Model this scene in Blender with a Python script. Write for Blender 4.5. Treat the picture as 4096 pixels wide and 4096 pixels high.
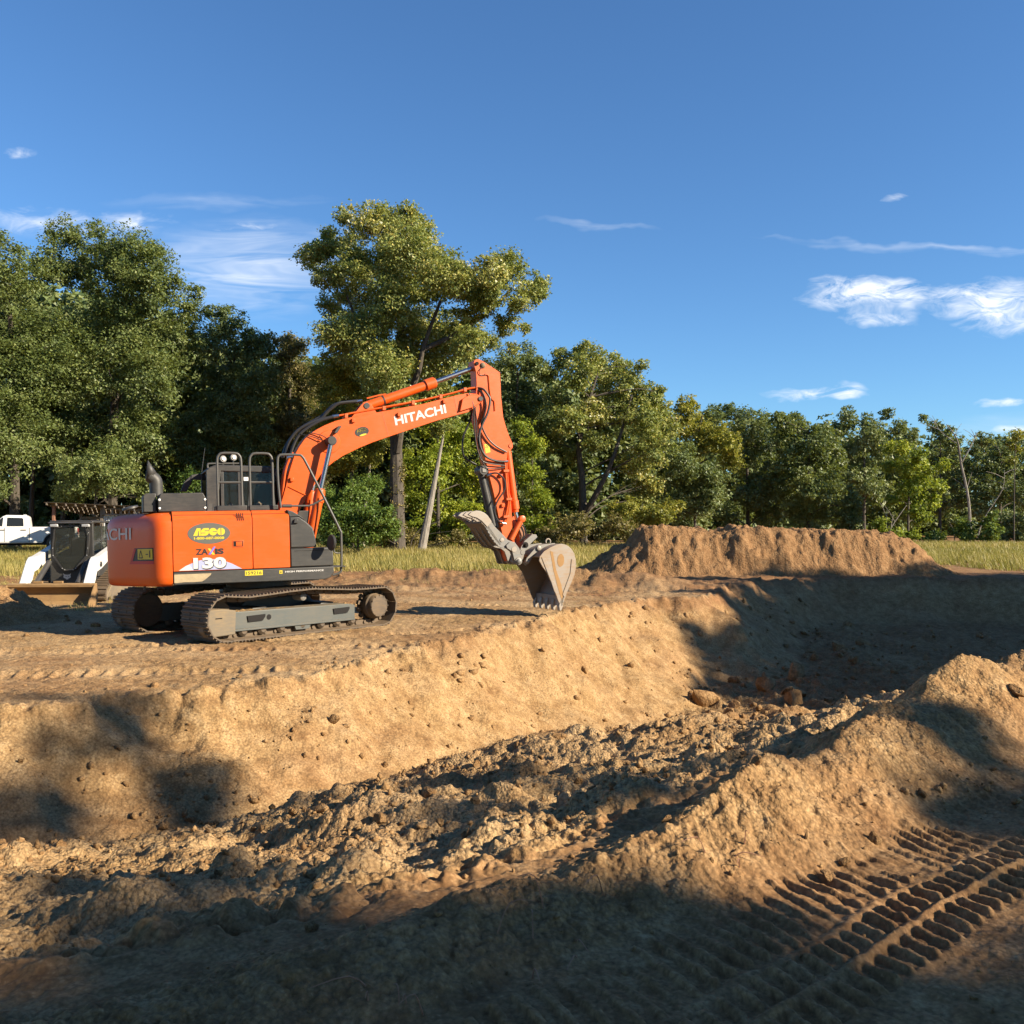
import bpy, bmesh, math, random
import numpy as np
from mathutils import Matrix, Vector
rad = math.radians
scene = bpy.context.scene
for o in list(bpy.data.objects): bpy.data.objects.remove(o)

# ------------------------------------------------------------------ camera
CAM_H = 1.77; FPX = 946.0; YH = 526.0          # focal length and horizon row in pixels of a 1024 square
cam_d = bpy.data.cameras.new('camera'); cam = bpy.data.objects.new('camera', cam_d)
scene.collection.objects.link(cam)
cam.location = (0, 0, CAM_H); cam.rotation_euler = (rad(90), 0, 0)
cam_d.sensor_width = 36; cam_d.lens = 36 * FPX / 1024; cam_d.shift_y = (YH - 512) / 1024
cam_d.clip_start = 0.05; cam_d.clip_end = 5000
scene.camera = cam

# ------------------------------------------------------------------ sun, sky, exposure
SUN_AZ, SUN_EL = -20.0, 27.0                     # azimuth counted from +X
SDIR = Vector((math.cos(rad(SUN_EL)) * math.cos(rad(SUN_AZ)), math.cos(rad(SUN_EL)) * math.sin(rad(SUN_AZ)), math.sin(rad(SUN_EL))))
sun_d = bpy.data.lights.new('sun', 'SUN'); sun = bpy.data.objects.new('sun', sun_d)
scene.collection.objects.link(sun)
sun_d.energy = 5.0; sun_d.angle = rad(0.55); sun_d.color = (1.0, 0.86, 0.66)
sun.rotation_euler = SDIR.to_track_quat('Z', 'Y').to_euler(); sun.location = (30, -10, 30)
scene.view_settings.view_transform = 'Standard'; scene.view_settings.look = 'None'
scene.view_settings.exposure = 1.25; scene.view_settings.gamma = 1.0
scene.view_settings.use_curve_mapping = False

world = bpy.data.worlds.new('World'); scene.world = world; world.use_nodes = True
def build_world():
    nt = world.node_tree; N = nt.nodes; Lk = nt.links; N.clear()
    out = N.new('ShaderNodeOutputWorld'); bg = N.new('ShaderNodeBackground'); bg.inputs[1].default_value = 0.0525
    sky = N.new('ShaderNodeTexSky'); sky.sky_type = 'NISHITA'; sky.sun_disc = False
    sky.sun_elevation = rad(SUN_EL); sky.sun_rotation = rad(90 - SUN_AZ)
    sky.air_density = 1.0; sky.dust_density = 0.0; sky.ozone_density = 1.6; sky.altitude = 0
    tc = N.new('ShaderNodeTexCoord'); sep = N.new('ShaderNodeSeparateXYZ'); Lk.new(tc.outputs['Generated'], sep.inputs[0])
    def M(op, a, b=None, c=None, clamp=False):
        n = N.new('ShaderNodeMath'); n.operation = op; n.use_clamp = clamp
        for i, v in enumerate((a, b, c)):
            if v is None: continue
            if isinstance(v, (int, float)): n.inputs[i].default_value = v
            else: Lk.new(v, n.inputs[i])
        return n.outputs[0]
    ay = M('MAXIMUM', M('ABSOLUTE', sep.outputs[1]), 0.02)
    u = M('DIVIDE', sep.outputs[0], ay); v = M('DIVIDE', sep.outputs[2], ay)
    cmb = N.new('ShaderNodeCombineXYZ'); Lk.new(u, cmb.inputs[0]); Lk.new(v, cmb.inputs[1]); Lk.new(M('GREATER_THAN', sep.outputs[1], 0), cmb.inputs[2])
    def noise(sx, sy, det, rough, dist=0.0, off=0.0):
        mp = N.new('ShaderNodeMapping'); mp.inputs['Scale'].default_value = (sx, sy, 5); mp.inputs['Location'].default_value = (off, off * .7, 0)
        Lk.new(cmb.outputs[0], mp.inputs[0]); t = N.new('ShaderNodeTexNoise'); Lk.new(mp.outputs[0], t.inputs['Vector'])
        t.inputs['Scale'].default_value = 1; t.inputs['Detail'].default_value = det; t.inputs['Roughness'].default_value = rough; t.inputs['Distortion'].default_value = dist
        return t.outputs['Fac']
    fine = noise(24, 56, 4, .66, .9, 4.1); fib = noise(8, 62, 3, .6, 1.0, 8.3)
    # wobble the coordinates once, then each cloud is a stretched spherical falloff
    wv = N.new('ShaderNodeTexNoise'); mp = N.new('ShaderNodeMapping'); mp.inputs['Scale'].default_value = (14, 26, 5); Lk.new(cmb.outputs[0], mp.inputs[0]); Lk.new(mp.outputs[0], wv.inputs['Vector'])
    wv.inputs['Scale'].default_value = 1; wv.inputs['Detail'].default_value = 3; wv.inputs['Roughness'].default_value = .62
    off = N.new('ShaderNodeVectorMath'); off.operation = 'MULTIPLY_ADD'; Lk.new(wv.outputs['Color'], off.inputs[0]); off.inputs[1].default_value = (.075, .03, 0); Lk.new(cmb.outputs[0], off.inputs[2])
    def total(lst):
        t = None
        for px, py, rx, ry, amp, *sl in lst:
            m = N.new('ShaderNodeMapping'); m.vector_type = 'TEXTURE'; m.inputs['Location'].default_value = ((px - 512) / 946 + .0375, (526 - py) / 946 + .015, 1)
            m.inputs['Scale'].default_value = (rx / 946, ry / 946, 1); m.inputs['Rotation'].default_value = (0, 0, sl[0] if sl else 0); Lk.new(off.outputs[0], m.inputs[0])
            g = N.new('ShaderNodeTexGradient'); g.gradient_type = 'SPHERICAL'; Lk.new(m.outputs[0], g.inputs[0])
            t = M('MULTIPLY', g.outputs['Fac'], amp) if t is None else M('MULTIPLY_ADD', g.outputs['Fac'], amp, t)
        return t
    puffs = total([(868, 292, 82, 21, 2.0), (908, 297, 36, 20, 1.3), (872, 319, 48, 12, 1.3), (1000, 306, 76, 34, 2.3), (958, 290, 30, 11, .9),
                   (812, 394, 66, 9, 1.5), (848, 391, 22, 11, 1.2), (1010, 400, 40, 6, 1.2), (1012, 429, 42, 7, 1.2), (14, 153, 30, 8, .9), (895, 197, 18, 5, .85), (134, 222, 15, 10, .85), (60, 222, 140, 18, .95), (255, 229, 60, 6, .7)])
    dens1 = M('MULTIPLY', M('SUBTRACT', M('MULTIPLY', puffs, M('MULTIPLY_ADD', fine, 2.4, -.72)), .08), .95, clamp=True)
    veil = total([(250, 268, 120, 55, 1.45), (220, 202, 120, 9, .4), (600, 226, 72, 4, .45, -.08), (930, 247, 190, 5, 1.0, -.05), (60, 226, 130, 18, .5), (1005, 430, 90, 20, .5)])
    dens2 = M('MULTIPLY', M('MULTIPLY', veil, M('MULTIPLY_ADD', fib, 2.0, -.6)), .6, clamp=True)
    dens = M('MAXIMUM', dens1, dens2)
    mix = N.new('ShaderNodeMix'); mix.data_type = 'RGBA'
    hs = N.new('ShaderNodeVectorMath'); hs.operation = 'MULTIPLY'; hs.inputs[1].default_value = (.635, 1.0, 1.37); Lk.new(sky.outputs[0], hs.inputs[0])   # white balance of the photograph
    Lk.new(dens, mix.inputs['Factor']); Lk.new(hs.outputs[0], mix.inputs['A']); mix.inputs['B'].default_value = (9.0, 9.4, 10.0, 1)
    Lk.new(mix.outputs['Result'], bg.inputs[0]); Lk.new(bg.outputs[0], out.inputs[0])
build_world()
world.cycles.sampling_method = 'MANUAL'; world.cycles.sample_map_resolution = 256
scene.cycles.max_bounces = 4; scene.cycles.diffuse_bounces = 3; scene.cycles.transparent_max_bounces = 8; scene.cycles.adaptive_threshold = .02
scene.cycles.caustics_reflective = False; scene.cycles.caustics_refractive = False

# ------------------------------------------------------------------ noise
def hash2(ix, iy, seed):
    h = (ix.astype(np.int64) * 374761393 + iy.astype(np.int64) * 668265263 + seed * 974711) & 0x7fffffff
    h = ((h ^ (h >> 13)) * 1274126177) & 0x7fffffff
    return ((h ^ (h >> 16)) & 0xffff) / 65535.0
def perlin(x, y, seed=0):
    ix, iy = np.floor(x), np.floor(y); fx, fy = x - ix, y - iy
    sx, sy = fx * fx * fx * (fx * (fx * 6 - 15) + 10), fy * fy * fy * (fy * (fy * 6 - 15) + 10)
    def g(dx, dy):
        a = hash2(ix + dx, iy + dy, seed) * 6.2831853
        return np.cos(a) * (fx - dx) + np.sin(a) * (fy - dy)
    a = g(0, 0) * (1 - sx) + g(1, 0) * sx; b = g(0, 1) * (1 - sx) + g(1, 1) * sx
    return (a * (1 - sy) + b * sy) * 1.4
def fbm(x, y, sc, octv=4, seed=0, gain=.5, billow=False):
    t = 0; a = 1.0; f = 1.0 / sc
    for i in range(octv):
        n = perlin(x * f + i * 17.3, y * f - i * 9.1, seed + i)
        t = t + a * (np.abs(n) * 2 - .5 if billow else n); a *= gain; f *= 2.03
    return t
def sstep(a, b, x):
    t = np.clip((x - a) / (b - a), 0, 1); return t * t * (3 - 2 * t)

# ------------------------------------------------------------------ materials
MATS = {}
def nodes_of(name):
    m = bpy.data.materials.new(name); m.use_nodes = True; nt = m.node_tree; nt.nodes.clear()
    out = nt.nodes.new('ShaderNodeOutputMaterial'); b = nt.nodes.new('ShaderNodeBsdfPrincipled'); nt.links.new(b.outputs[0], out.inputs[0])
    MATS[name] = m
    return m, nt, b, out
def nnoise(nt, scale, det=4, rough=.55, src='Object', stretch=None):
    tc = nt.nodes.new('ShaderNodeTexCoord'); t = nt.nodes.new('ShaderNodeTexNoise'); v = tc.outputs[src]
    if stretch:
        mp = nt.nodes.new('ShaderNodeMapping'); mp.inputs['Scale'].default_value = stretch; nt.links.new(v, mp.inputs[0]); v = mp.outputs[0]
    nt.links.new(v, t.inputs['Vector']); t.inputs['Scale'].default_value = scale; t.inputs['Detail'].default_value = det; t.inputs['Roughness'].default_value = rough
    return t.outputs['Fac']
def ramp(nt, fac, stops):
    r = nt.nodes.new('ShaderNodeValToRGB'); nt.links.new(fac, r.inputs[0]); e = r.color_ramp.elements
    while len(e) < len(stops): e.new(.5)
    for el, (p, c) in zip(e, stops): el.position = p; el.color = (*c, 1) if len(c) == 3 else c
    return r.outputs[0]
def nmix(nt, fac, a, b, mode='MIX'):
    m = nt.nodes.new('ShaderNodeMix'); m.data_type = 'RGBA'; m.blend_type = mode
    for sock, v in (('Factor', fac), ('A', a), ('B', b)):
        if isinstance(v, (int, float)): m.inputs[sock].default_value = v
        elif isinstance(v, tuple): m.inputs[sock].default_value = (*v, 1)
        else: nt.links.new(v, m.inputs[sock])
    return m.outputs['Result']
def nmath(nt, op, a, b, clamp=False):
    n = nt.nodes.new('ShaderNodeMath'); n.operation = op; n.use_clamp = clamp
    for i, v in enumerate((a, b)):
        if isinstance(v, (int, float)): n.inputs[i].default_value = v
        else: nt.links.new(v, n.inputs[i])
    return n.outputs[0]
def nattr(nt, name):
    a = nt.nodes.new('ShaderNodeAttribute'); a.attribute_name = name; return a.outputs['Fac']
def bump(nt, bsdf, h, strength=.5, dist=.02):
    b = nt.nodes.new('ShaderNodeBump'); b.inputs['Strength'].default_value = strength; b.inputs['Distance'].default_value = dist
    nt.links.new(h, b.inputs['Height']); nt.links.new(b.outputs[0], bsdf.inputs['Normal'])
def upness(nt):
    g = nt.nodes.new('ShaderNodeNewGeometry'); s = nt.nodes.new('ShaderNodeSeparateXYZ'); nt.links.new(g.outputs['Normal'], s.inputs[0]); return s.outputs[2]

def soil_material(name, attr=True):
    m, nt, b, out = nodes_of(name); k = 1.0 if attr else .16
    mid = nnoise(nt, 5.0 * k, 4, .7); fin = nnoise(nt, 42 * k, 3, .75)
    tc = nt.nodes.new('ShaderNodeTexCoord')
    def vor(sc):
        v = nt.nodes.new('ShaderNodeTexVoronoi'); nt.links.new(tc.outputs['Object'], v.inputs['Vector']); v.inputs['Scale'].default_value = sc; return v
    v1, v2 = vor(13 * k), vor(38 * k)
    col = ramp(nt, mid, [(.28, (0.185, 0.102, 0.041)), (.5, (0.318, 0.200, 0.089)), (.74, (0.446, 0.310, 0.159))])
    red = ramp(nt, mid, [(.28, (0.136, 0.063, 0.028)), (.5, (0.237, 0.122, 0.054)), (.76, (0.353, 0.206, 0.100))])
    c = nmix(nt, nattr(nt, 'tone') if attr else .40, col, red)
    if attr: c = nmix(nt, nmath(nt, 'MULTIPLY', nattr(nt, 'dry'), nmath(nt, 'ADD', mid, .2)), c, (0.468, 0.326, 0.174))
    # crumbs: lighter and darker grains, the dark ones painting shadow between clods
    g = nmath(nt, 'ADD', nmath(nt, 'MULTIPLY', fin, 1.5), nmath(nt, 'MULTIPLY', v2.outputs['Distance'], .6))
    c = nmix(nt, nmath(nt, 'MULTIPLY', nmath(nt, 'SUBTRACT', g, .92, True), 1.5, True), c, (0.109, 0.063, 0.031))
    c = nmix(nt, nmath(nt, 'MULTIPLY', nmath(nt, 'SUBTRACT', .86, g, True), 1.1, True), c, (0.565, 0.408, 0.223))
    nt.links.new(c, b.inputs['Base Color']); b.inputs['Roughness'].default_value = .95
    b.inputs['Specular IOR Level'].default_value = .12
    h = nmath(nt, 'SUBTRACT', nmath(nt, 'MULTIPLY', fin, .55), nmath(nt, 'ADD', nmath(nt, 'MULTIPLY', v1.outputs['Distance'], .9), nmath(nt, 'MULTIPLY', v2.outputs['Distance'], .45)))
    bump(nt, b, h, .85, .036 if attr else .025)
    if attr:
        bn = [n for n in nt.nodes if n.type == 'BUMP'][0]; nt.links.new(nattr(nt, 'rough'), bn.inputs['Strength'])
    return m
soil_material('soil'); soil_material('soil_clod', False)

def paint(name, col, rough=.35, dust=.35, dustcol=(.25, .175, .10), coat=.0, metal=0, var=.12, scale=3.0, updust=.3):
    m, nt, b, out = nodes_of(name)
    n1 = nnoise(nt, scale, 8, .65); n2 = nnoise(nt, scale * 9, 6, .7, stretch=(.25, 1, 1.6))
    c = nmix(nt, nmath(nt, 'MULTIPLY', n1, var), col, tuple(x * .45 for x in col))
    d = nmath(nt, 'MULTIPLY', nmath(nt, 'SUBTRACT', nmath(nt, 'MULTIPLY', nmath(nt, 'ADD', n1, n2), .5), .5 - dust * .25, True), dust * 3.2)
    if updust: d = nmath(nt, 'ADD', d, nmath(nt, 'MULTIPLY', nmath(nt, 'SUBTRACT', upness(nt), .5, True), updust * 1.4), True)
    c = nmix(nt, nmath(nt, 'MINIMUM', d, .9), c, dustcol)
    nt.links.new(c, b.inputs['Base Color']); b.inputs['Metallic'].default_value = metal
    nt.links.new(nmath(nt, 'ADD', rough, nmath(nt, 'MULTIPLY', d, .5), True), b.inputs['Roughness'])
    b.inputs['Coat Weight'].default_value = coat; b.inputs['Coat Roughness'].default_value = .15
    return m
paint('orange', (.60, .086, .004), .38, .19, (.42, .21, .10), .05, updust=.10)
paint('orange_worn', (.53, .090, .012), .45, .14, (.36, .17, .07), .05, updust=.15)
paint('black_paint', (.030, .030, .030), .45, .28, (.17, .145, .115), updust=.15)
paint('black_plastic', (.034, .034, .033), .5, .25, (.16, .14, .115), updust=.1)
paint('rail_grey', (.055, .055, .052), .5, .2, (.20, .17, .14))
paint('track_steel', (.045, .038, .032), .55, .62, (.21, .14, .075), metal=.0, updust=.5)
paint('frame_grey', (.070, .080, .078), .5, .30, (.19, .145, .09), updust=.85)
paint('guard_mud', (.090, .085, .072), .6, .75, (.24, .175, .10), updust=.7)
paint('bucket_steel', (.25, .245, .235), .5, .66, (.33, .205, .095), metal=.35, scale=1.6, updust=.2)
paint('coupler_steel', (.17, .175, .175), .5, .42, (.38, .29, .18), metal=.3, updust=.5)
paint('tine_steel', (.30, .28, .25), .5, .45, (.30, .20, .11), metal=.25, scale=2.4, updust=.25)
paint('loader_bucket', (.17, .095, .04), .7, .7, (.34, .215, .09), updust=.3)
paint('white_paint', (.66, .65, .62), .35, .08, (.55, .45, .33), .2, updust=.0)
paint('mud_patch', (.32, .185, .075), .85, .4, (.20, .12, .05), updust=0)
paint('rusty', (.30, .14, .08), .8, .5, (.36, .22, .14))
paint('old_wood', (.20, .165, .125), .85, .4, (.09, .07, .055), updust=0)
paint('tin', (.45, .46, .46), .5, .3, (.30, .22, .16), metal=.4, updust=0)
paint('rubber', (.035, .033, .031), .8, .5, (.22, .17, .12))
paint('red_decal', (.45, .02, .02), .45, .2, updust=0)
paint('white_decal', (.55, .545, .53), .45, .06, updust=0)
paint('yellow_decal', (.58, .47, .03), .45, .06, updust=0)
paint('black_decal', (.022, .022, .022), .45, .1, updust=0)
paint('grey_decal', (.10, .105, .095), .4, .2, updust=0)
paint('lilac_decal', (.34, .37, .55), .45, .05, updust=0)
paint('blue_decal', (.16, .16, .55), .45, .05, updust=0)
paint('gold_decal', (.85, .45, .03), .45, .05, updust=0)
paint('pale_strip', (.44, .35, .21), .7, .55, (.16, .12, .085), updust=0, scale=9)
def simple(name, col, rough, metal=0.0, spec=.5):
    m, nt, b, out = nodes_of(name); n = nnoise(nt, 6, 5)
    nt.links.new(nmix(nt, nmath(nt, 'MULTIPLY', n, .3), col, tuple(c * .6 for c in col)), b.inputs['Base Color'])
    b.inputs['Roughness'].default_value = rough; b.inputs['Metallic'].default_value = metal; b.inputs['Specular IOR Level'].default_value = spec
simple('chrome', (.52, .52, .52), .24, 1.0); simple('hose', (.022, .021, .021), .42); simple('lamp_white', (.8, .82, .8), .25)
simple('mirror_face', (.5, .5, .5), .25, .8); simple('hole', (.006, .005, .005), .9); simple('wheel_alloy', (.5, .5, .5), .35, .8)
simple('seat_grey', (.05, .05, .05), .8)
def glassmat(name, tint, fac):
    m, nt, b, out = nodes_of(name); nt.nodes.remove(b)
    tr = nt.nodes.new('ShaderNodeBsdfTransparent'); tr.inputs[0].default_value = (*tint, 1)
    gl = nt.nodes.new('ShaderNodeBsdfPrincipled'); gl.inputs['Base Color'].default_value = (.02, .022, .02, 1); gl.inputs['Roughness'].default_value = .08
    d = nnoise(nt, 4, 6, .7)
    mx = nt.nodes.new('ShaderNodeMixShader'); nt.links.new(nmath(nt, 'ADD', fac - .12, nmath(nt, 'MULTIPLY', d, .24)), mx.inputs[0]); nt.links.new(tr.outputs[0], mx.inputs[1]); nt.links.new(gl.outputs[0], mx.inputs[2])
    nt.links.new(mx.outputs[0], out.inputs[0])
glassmat('cab_glass', (.62, .66, .60), .48); glassmat('truck_glass', (.10, .12, .15), .75); glassmat('dusty_glass', (.62, .65, .62), .40); [n for n in MATS['dusty_glass'].node_tree.nodes if n.type == 'BSDF_PRINCIPLED'][0].inputs['Base Color'].default_value = (.05, .055, .05, 1)
def leafmat(name, stops, trans=.35):
    m, nt, b, out = nodes_of(name); nt.nodes.remove(b)
    c = ramp(nt, nattr(nt, 'tint'), stops)
    d = nt.nodes.new('ShaderNodeBsdfPrincipled'); nt.links.new(c, d.inputs['Base Color']); d.inputs['Roughness'].default_value = .5; d.inputs['Specular IOR Level'].default_value = .35
    t = nt.nodes.new('ShaderNodeBsdfTranslucent'); nt.links.new(nmix(nt, .5, c, (.32, .36, .03), 'MIX'), t.inputs[0])
    mx = nt.nodes.new('ShaderNodeMixShader'); mx.inputs[0].default_value = trans; nt.links.new(d.outputs[0], mx.inputs[1]); nt.links.new(t.outputs[0], mx.inputs[2]); nt.links.new(mx.outputs[0], out.inputs[0])
leafmat('leaf_oak', [(0, (0.060, 0.093, 0.029)), (.55, (0.135, 0.175, 0.051)), (1, (0.242, 0.262, 0.086))], .3)
leafmat('leaf_dark', [(0, (0.061, 0.098, 0.036)), (.6, (0.133, 0.176, 0.063)), (1, (0.229, 0.254, 0.102))], .28)
leafmat('leaf_cottonwood', [(0, (0.092, 0.131, 0.035)), (.45, (0.211, 0.252, 0.068)), (.8, (0.388, 0.369, 0.100)), (.93, (0.556, 0.420, 0.098)), (1, (0.606, 0.621, 0.442))], .32)
leafmat('leaf_olive', [(0, (0.111, 0.130, 0.026)), (.5, (0.251, 0.251, 0.043)), (1, (0.473, 0.383, 0.043))], .34)
leafmat('leaf_lime', [(0, (0.103, 0.159, 0.020)), (.5, (0.244, 0.309, 0.031)), (1, (0.503, 0.485, 0.040))], .38)
leafmat('leaf_brush', [(0, (0.081, 0.081, 0.031)), (.5, (0.193, 0.164, 0.060)), (1, (0.370, 0.279, 0.101))], .3)
leafmat('leaf_shrub', [(0, (0.053, 0.100, 0.021)), (.5, (0.111, 0.179, 0.035)), (1, (0.199, 0.273, 0.052))], .32)
leafmat('grass_blade', [(0, (.120, .130, .026)), (.35, (.215, .195, .044)), (.7, (.34, .275, .080)), (1, (.46, .37, .14))], .3)
def barkmat(name, a, c):
    m, nt, b, out = nodes_of(name); n = nnoise(nt, 3.5, 8, .7, stretch=(3, 3, .6))
    nt.links.new(ramp(nt, n, [(.3, a), (.7, c)]), b.inputs['Base Color']); b.inputs['Roughness'].default_value = .9; bump(nt, b, n, .6, .06)
barkmat('bark', (.030, .024, .018), (.105, .088, .068)); barkmat('bark_pale', (.12, .105, .085), (.33, .30, .25)); barkmat('bark_ivy', (.07, .045, .022), (.23, .14, .06))

# ------------------------------------------------------------------ mesh helpers
def link(o): scene.collection.objects.link(o); return o
def np_mesh(name, V, F, mat, attrs=None, smooth=False):
    me = bpy.data.meshes.new(name); V = np.asarray(V, np.float32).reshape(-1, 3); F = np.asarray(F, np.int32); k = F.shape[1]
    me.vertices.add(len(V)); me.vertices.foreach_set('co', V.ravel())
    me.loops.add(F.size); me.loops.foreach_set('vertex_index', F.ravel())
    me.polygons.add(len(F)); me.polygons.foreach_set('loop_start', np.arange(0, F.size, k, dtype=np.int32))
    for n, a in (attrs or {}).items():
        at = me.attributes.new(n, 'FLOAT', 'POINT'); at.data.foreach_set('value', np.asarray(a, np.float32).ravel())
    me.materials.append(MATS[mat]); me.update(calc_edges=True)
    if smooth: me.polygons.foreach_set('use_smooth', np.ones(len(F), bool))
    return me
def tag(o, label=None, cat=None, group=None, kind=None):
    for k, v in (('label', label), ('category', cat), ('group', group), ('kind', kind)):
        if v: o[k] = v
    return o
def empty(name, loc, label, cat, group=None, rz=0):
    o = bpy.data.objects.new(name, None); link(o); o.location = loc; o.rotation_euler = (0, 0, rz); o.empty_display_size = .3
    return tag(o, label, cat, group)
class G:
    def __init__(s): s.v = []; s.f = []
    def add(s, v, f):
        n = len(s.v); s.v += [tuple(p) for p in v]; s.f += [tuple(i + n for i in q) for q in f]; return s
    def box(s, x0, x1, y0, y1, z0, z1):
        return s.add([(x, y, z) for z in (z0, z1) for y in (y0, y1) for x in (x0, x1)], [(0, 2, 3, 1), (4, 5, 7, 6), (0, 1, 5, 4), (2, 6, 7, 3), (0, 4, 6, 2), (1, 3, 7, 5)])
    def prism(s, pts, y0, y1, ax='y'):
        n = len(pts)
        mk = {'y': lambda a, b, t: (a, t, b), 'x': lambda a, b, t: (t, a, b), 'z': lambda a, b, t: (a, b, t)}[ax]
        v = [mk(a, b, y0) for a, b in pts] + [mk(a, b, y1) for a, b in pts]
        ar = sum(pts[i][0] * pts[(i + 1) % n][1] - pts[(i + 1) % n][0] * pts[i][1] for i in range(n))
        flip = (ar > 0) == (ax in 'xz') 
        f = [tuple(range(n)), tuple(range(2 * n - 1, n - 1, -1))] + [(i + n, (i + 1) % n + n, (i + 1) % n, i) for i in range(n)]
        if flip: f = [q[::-1] for q in f]
        return s.add(v, f)
    def tube(s, pts, r, n=8, caps=True):
        pts = [Vector(p) for p in pts]; rs = r if isinstance(r, (list, tuple)) else [r] * len(pts)
        V = []; up = None
        for i, p in enumerate(pts):
            t = (pts[min(i + 1, len(pts) - 1)] - pts[max(i - 1, 0)]).normalized()
            if up is None: up = t.orthogonal().normalized()
            a = (up - t * up.dot(t)); a = a.normalized() if a.length > 1e-6 else t.orthogonal().normalized(); up = a; b = t.cross(a)
            V += [p + (a * math.cos(6.283185 * k / n) + b * math.sin(6.283185 * k / n)) * rs[i] for k in range(n)]
        F = [(i * n + k, i * n + (k + 1) % n, (i + 1) * n + (k + 1) % n, (i + 1) * n + k) for i in range(len(pts) - 1) for k in range(n)]
        if caps: F += [tuple(range(n - 1, -1, -1)), tuple((len(pts) - 1) * n + k for k in range(n))]
        return s.add(V, F)
    def cyl(s, p0, p1, r0, r1=None, n=16): return s.tube([p0, p1], [r0, r0 if r1 is None else r1], n)
    def lathe(s, c, axis, prof, n=24):
        # prof: (offset along axis, radius)
        c = Vector(c); t = Vector(axis).normalized(); a = t.orthogonal().normalized(); b = t.cross(a)
        V = [c + t * o + (a * math.cos(6.283185 * k / n) + b * math.sin(6.283185 * k / n)) * r for o, r in prof for k in range(n)]
        F = [(i * n + k, i * n + (k + 1) % n, (i + 1) * n + (k + 1) % n, (i + 1) * n + k) for i in range(len(prof) - 1) for k in range(n)]
        F += [tuple(range(n - 1, -1, -1)), tuple((len(prof) - 1) * n + k for k in range(n))]
        return s.add(V, F)
def smooth_path(pts, sub=5):
    P = [Vector(p) for p in pts]; out = []
    for i in range(len(P) - 1):
        p0, p1, p2, p3 = P[max(i - 1, 0)], P[i], P[i + 1], P[min(i + 2, len(P) - 1)]
        for k in range(sub):
            t = k / sub
            out.append(.5 * ((2 * p1) + (p2 - p0) * t + (2 * p0 - 5 * p1 + 4 * p2 - p3) * t * t + (3 * p1 - p0 - 3 * p2 + p3) * t ** 3))
    return out + [P[-1]]
def mesh_of(name, g, mat, angle=35):
    me = bpy.data.meshes.new(name); me.from_pydata(g.v, [], g.f)
    bm = bmesh.new(); bm.from_mesh(me); bmesh.ops.recalc_face_normals(bm, faces=bm.faces); bm.to_mesh(me); bm.free()
    me.materials.append(MATS[mat]); me.polygons.foreach_set('use_smooth', [True] * len(me.polygons)); me.set_sharp_from_angle(angle=rad(angle)); return me
def part(name, g, mat, parent=None, M=None, bevel=0, label=None, angle=35):
    me = g if isinstance(g, bpy.types.Mesh) else mesh_of(name, g, mat, angle)
    o = link(bpy.data.objects.new(name, me))
    if parent: o.parent = parent
    if M is not None: o.matrix_local = M
    if bevel:
        b = o.modifiers.new('bevel', 'BEVEL'); b.width = bevel; b.segments = 2; b.limit_method = 'ANGLE'; b.angle_limit = rad(40); b.harden_normals = False
    if label: o['label'] = label
    return o
def text_mesh(s, bold=.0, spacing=1.0, extrude=0.0):
    cu = bpy.data.curves.new('lettering', 'FONT'); cu.body = s; cu.offset = bold; cu.space_character = spacing; cu.extrude = extrude; cu.resolution_u = 3
    ob = link(bpy.data.objects.new('lettering', cu)); dg = bpy.context.evaluated_depsgraph_get(); dg.update()
    me = bpy.data.meshes.new_from_object(ob.evaluated_get(dg)); bpy.data.objects.remove(ob); bpy.data.curves.remove(cu)
    n = len(me.vertices); co = np.empty(n * 3, np.float32); me.vertices.foreach_get('co', co); co = co.reshape(-1, 3)
    mn, mx = co.min(0), co.max(0); co[:, 0] = (co[:, 0] - mn[0]) / (mx[0] - mn[0]); co[:, 1] = (co[:, 1] - mn[1]) / (mx[1] - mn[1])
    return me, co
def lettering(s, fn, mat, parent, bold=.02, spacing=1.0):
    """fn maps (u, v) in 0..1 to a point"""
    me, co = text_mesh(s, bold, spacing)
    P = np.array([fn(u, v) for u, v, _ in co], np.float32)
    me.vertices.foreach_set('co', P.ravel()); me.materials.clear(); me.materials.append(MATS[mat]); me.update()
    return part('lettering', me, mat, parent)
# ------------------------------------------------------------------ ground
RIM = [(-30, 1), (-18, 4.2), (-11, 7.0), (-7.5, 8.2), (-5, 9.25), (-3.6, 10.1), (-2.5, 11.2), (-1.75, 13.0), (-.85, 15.3), (.4, 17.7), (1.5, 19.9), (2.6, 22.4), (3.6, 23.7), (4.9, 24.0), (5.6, 25.6), (6.4, 28.2), (8, 30.8), (11, 32.6), (16, 32.4), (21, 30.5), (26, 27), (27, 21), (20, 15.8), (13, 13.2), (8.5, 12.0), (5.4, 10.3), (3.9, 9.2), (2.6, 7.9), (1.5, 6.7), (.7, 5.7), (.0, 5.05), (-.8, 4.55), (-1.7, 4.1), (-4, 3.1), (-10, 1.2), (-30, -4)]
NEAR_RIM = RIM[RIM.index((20, 15.8)):]; FAR_RIM = RIM[:RIM.index((20, 15.8)) + 1]
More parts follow.
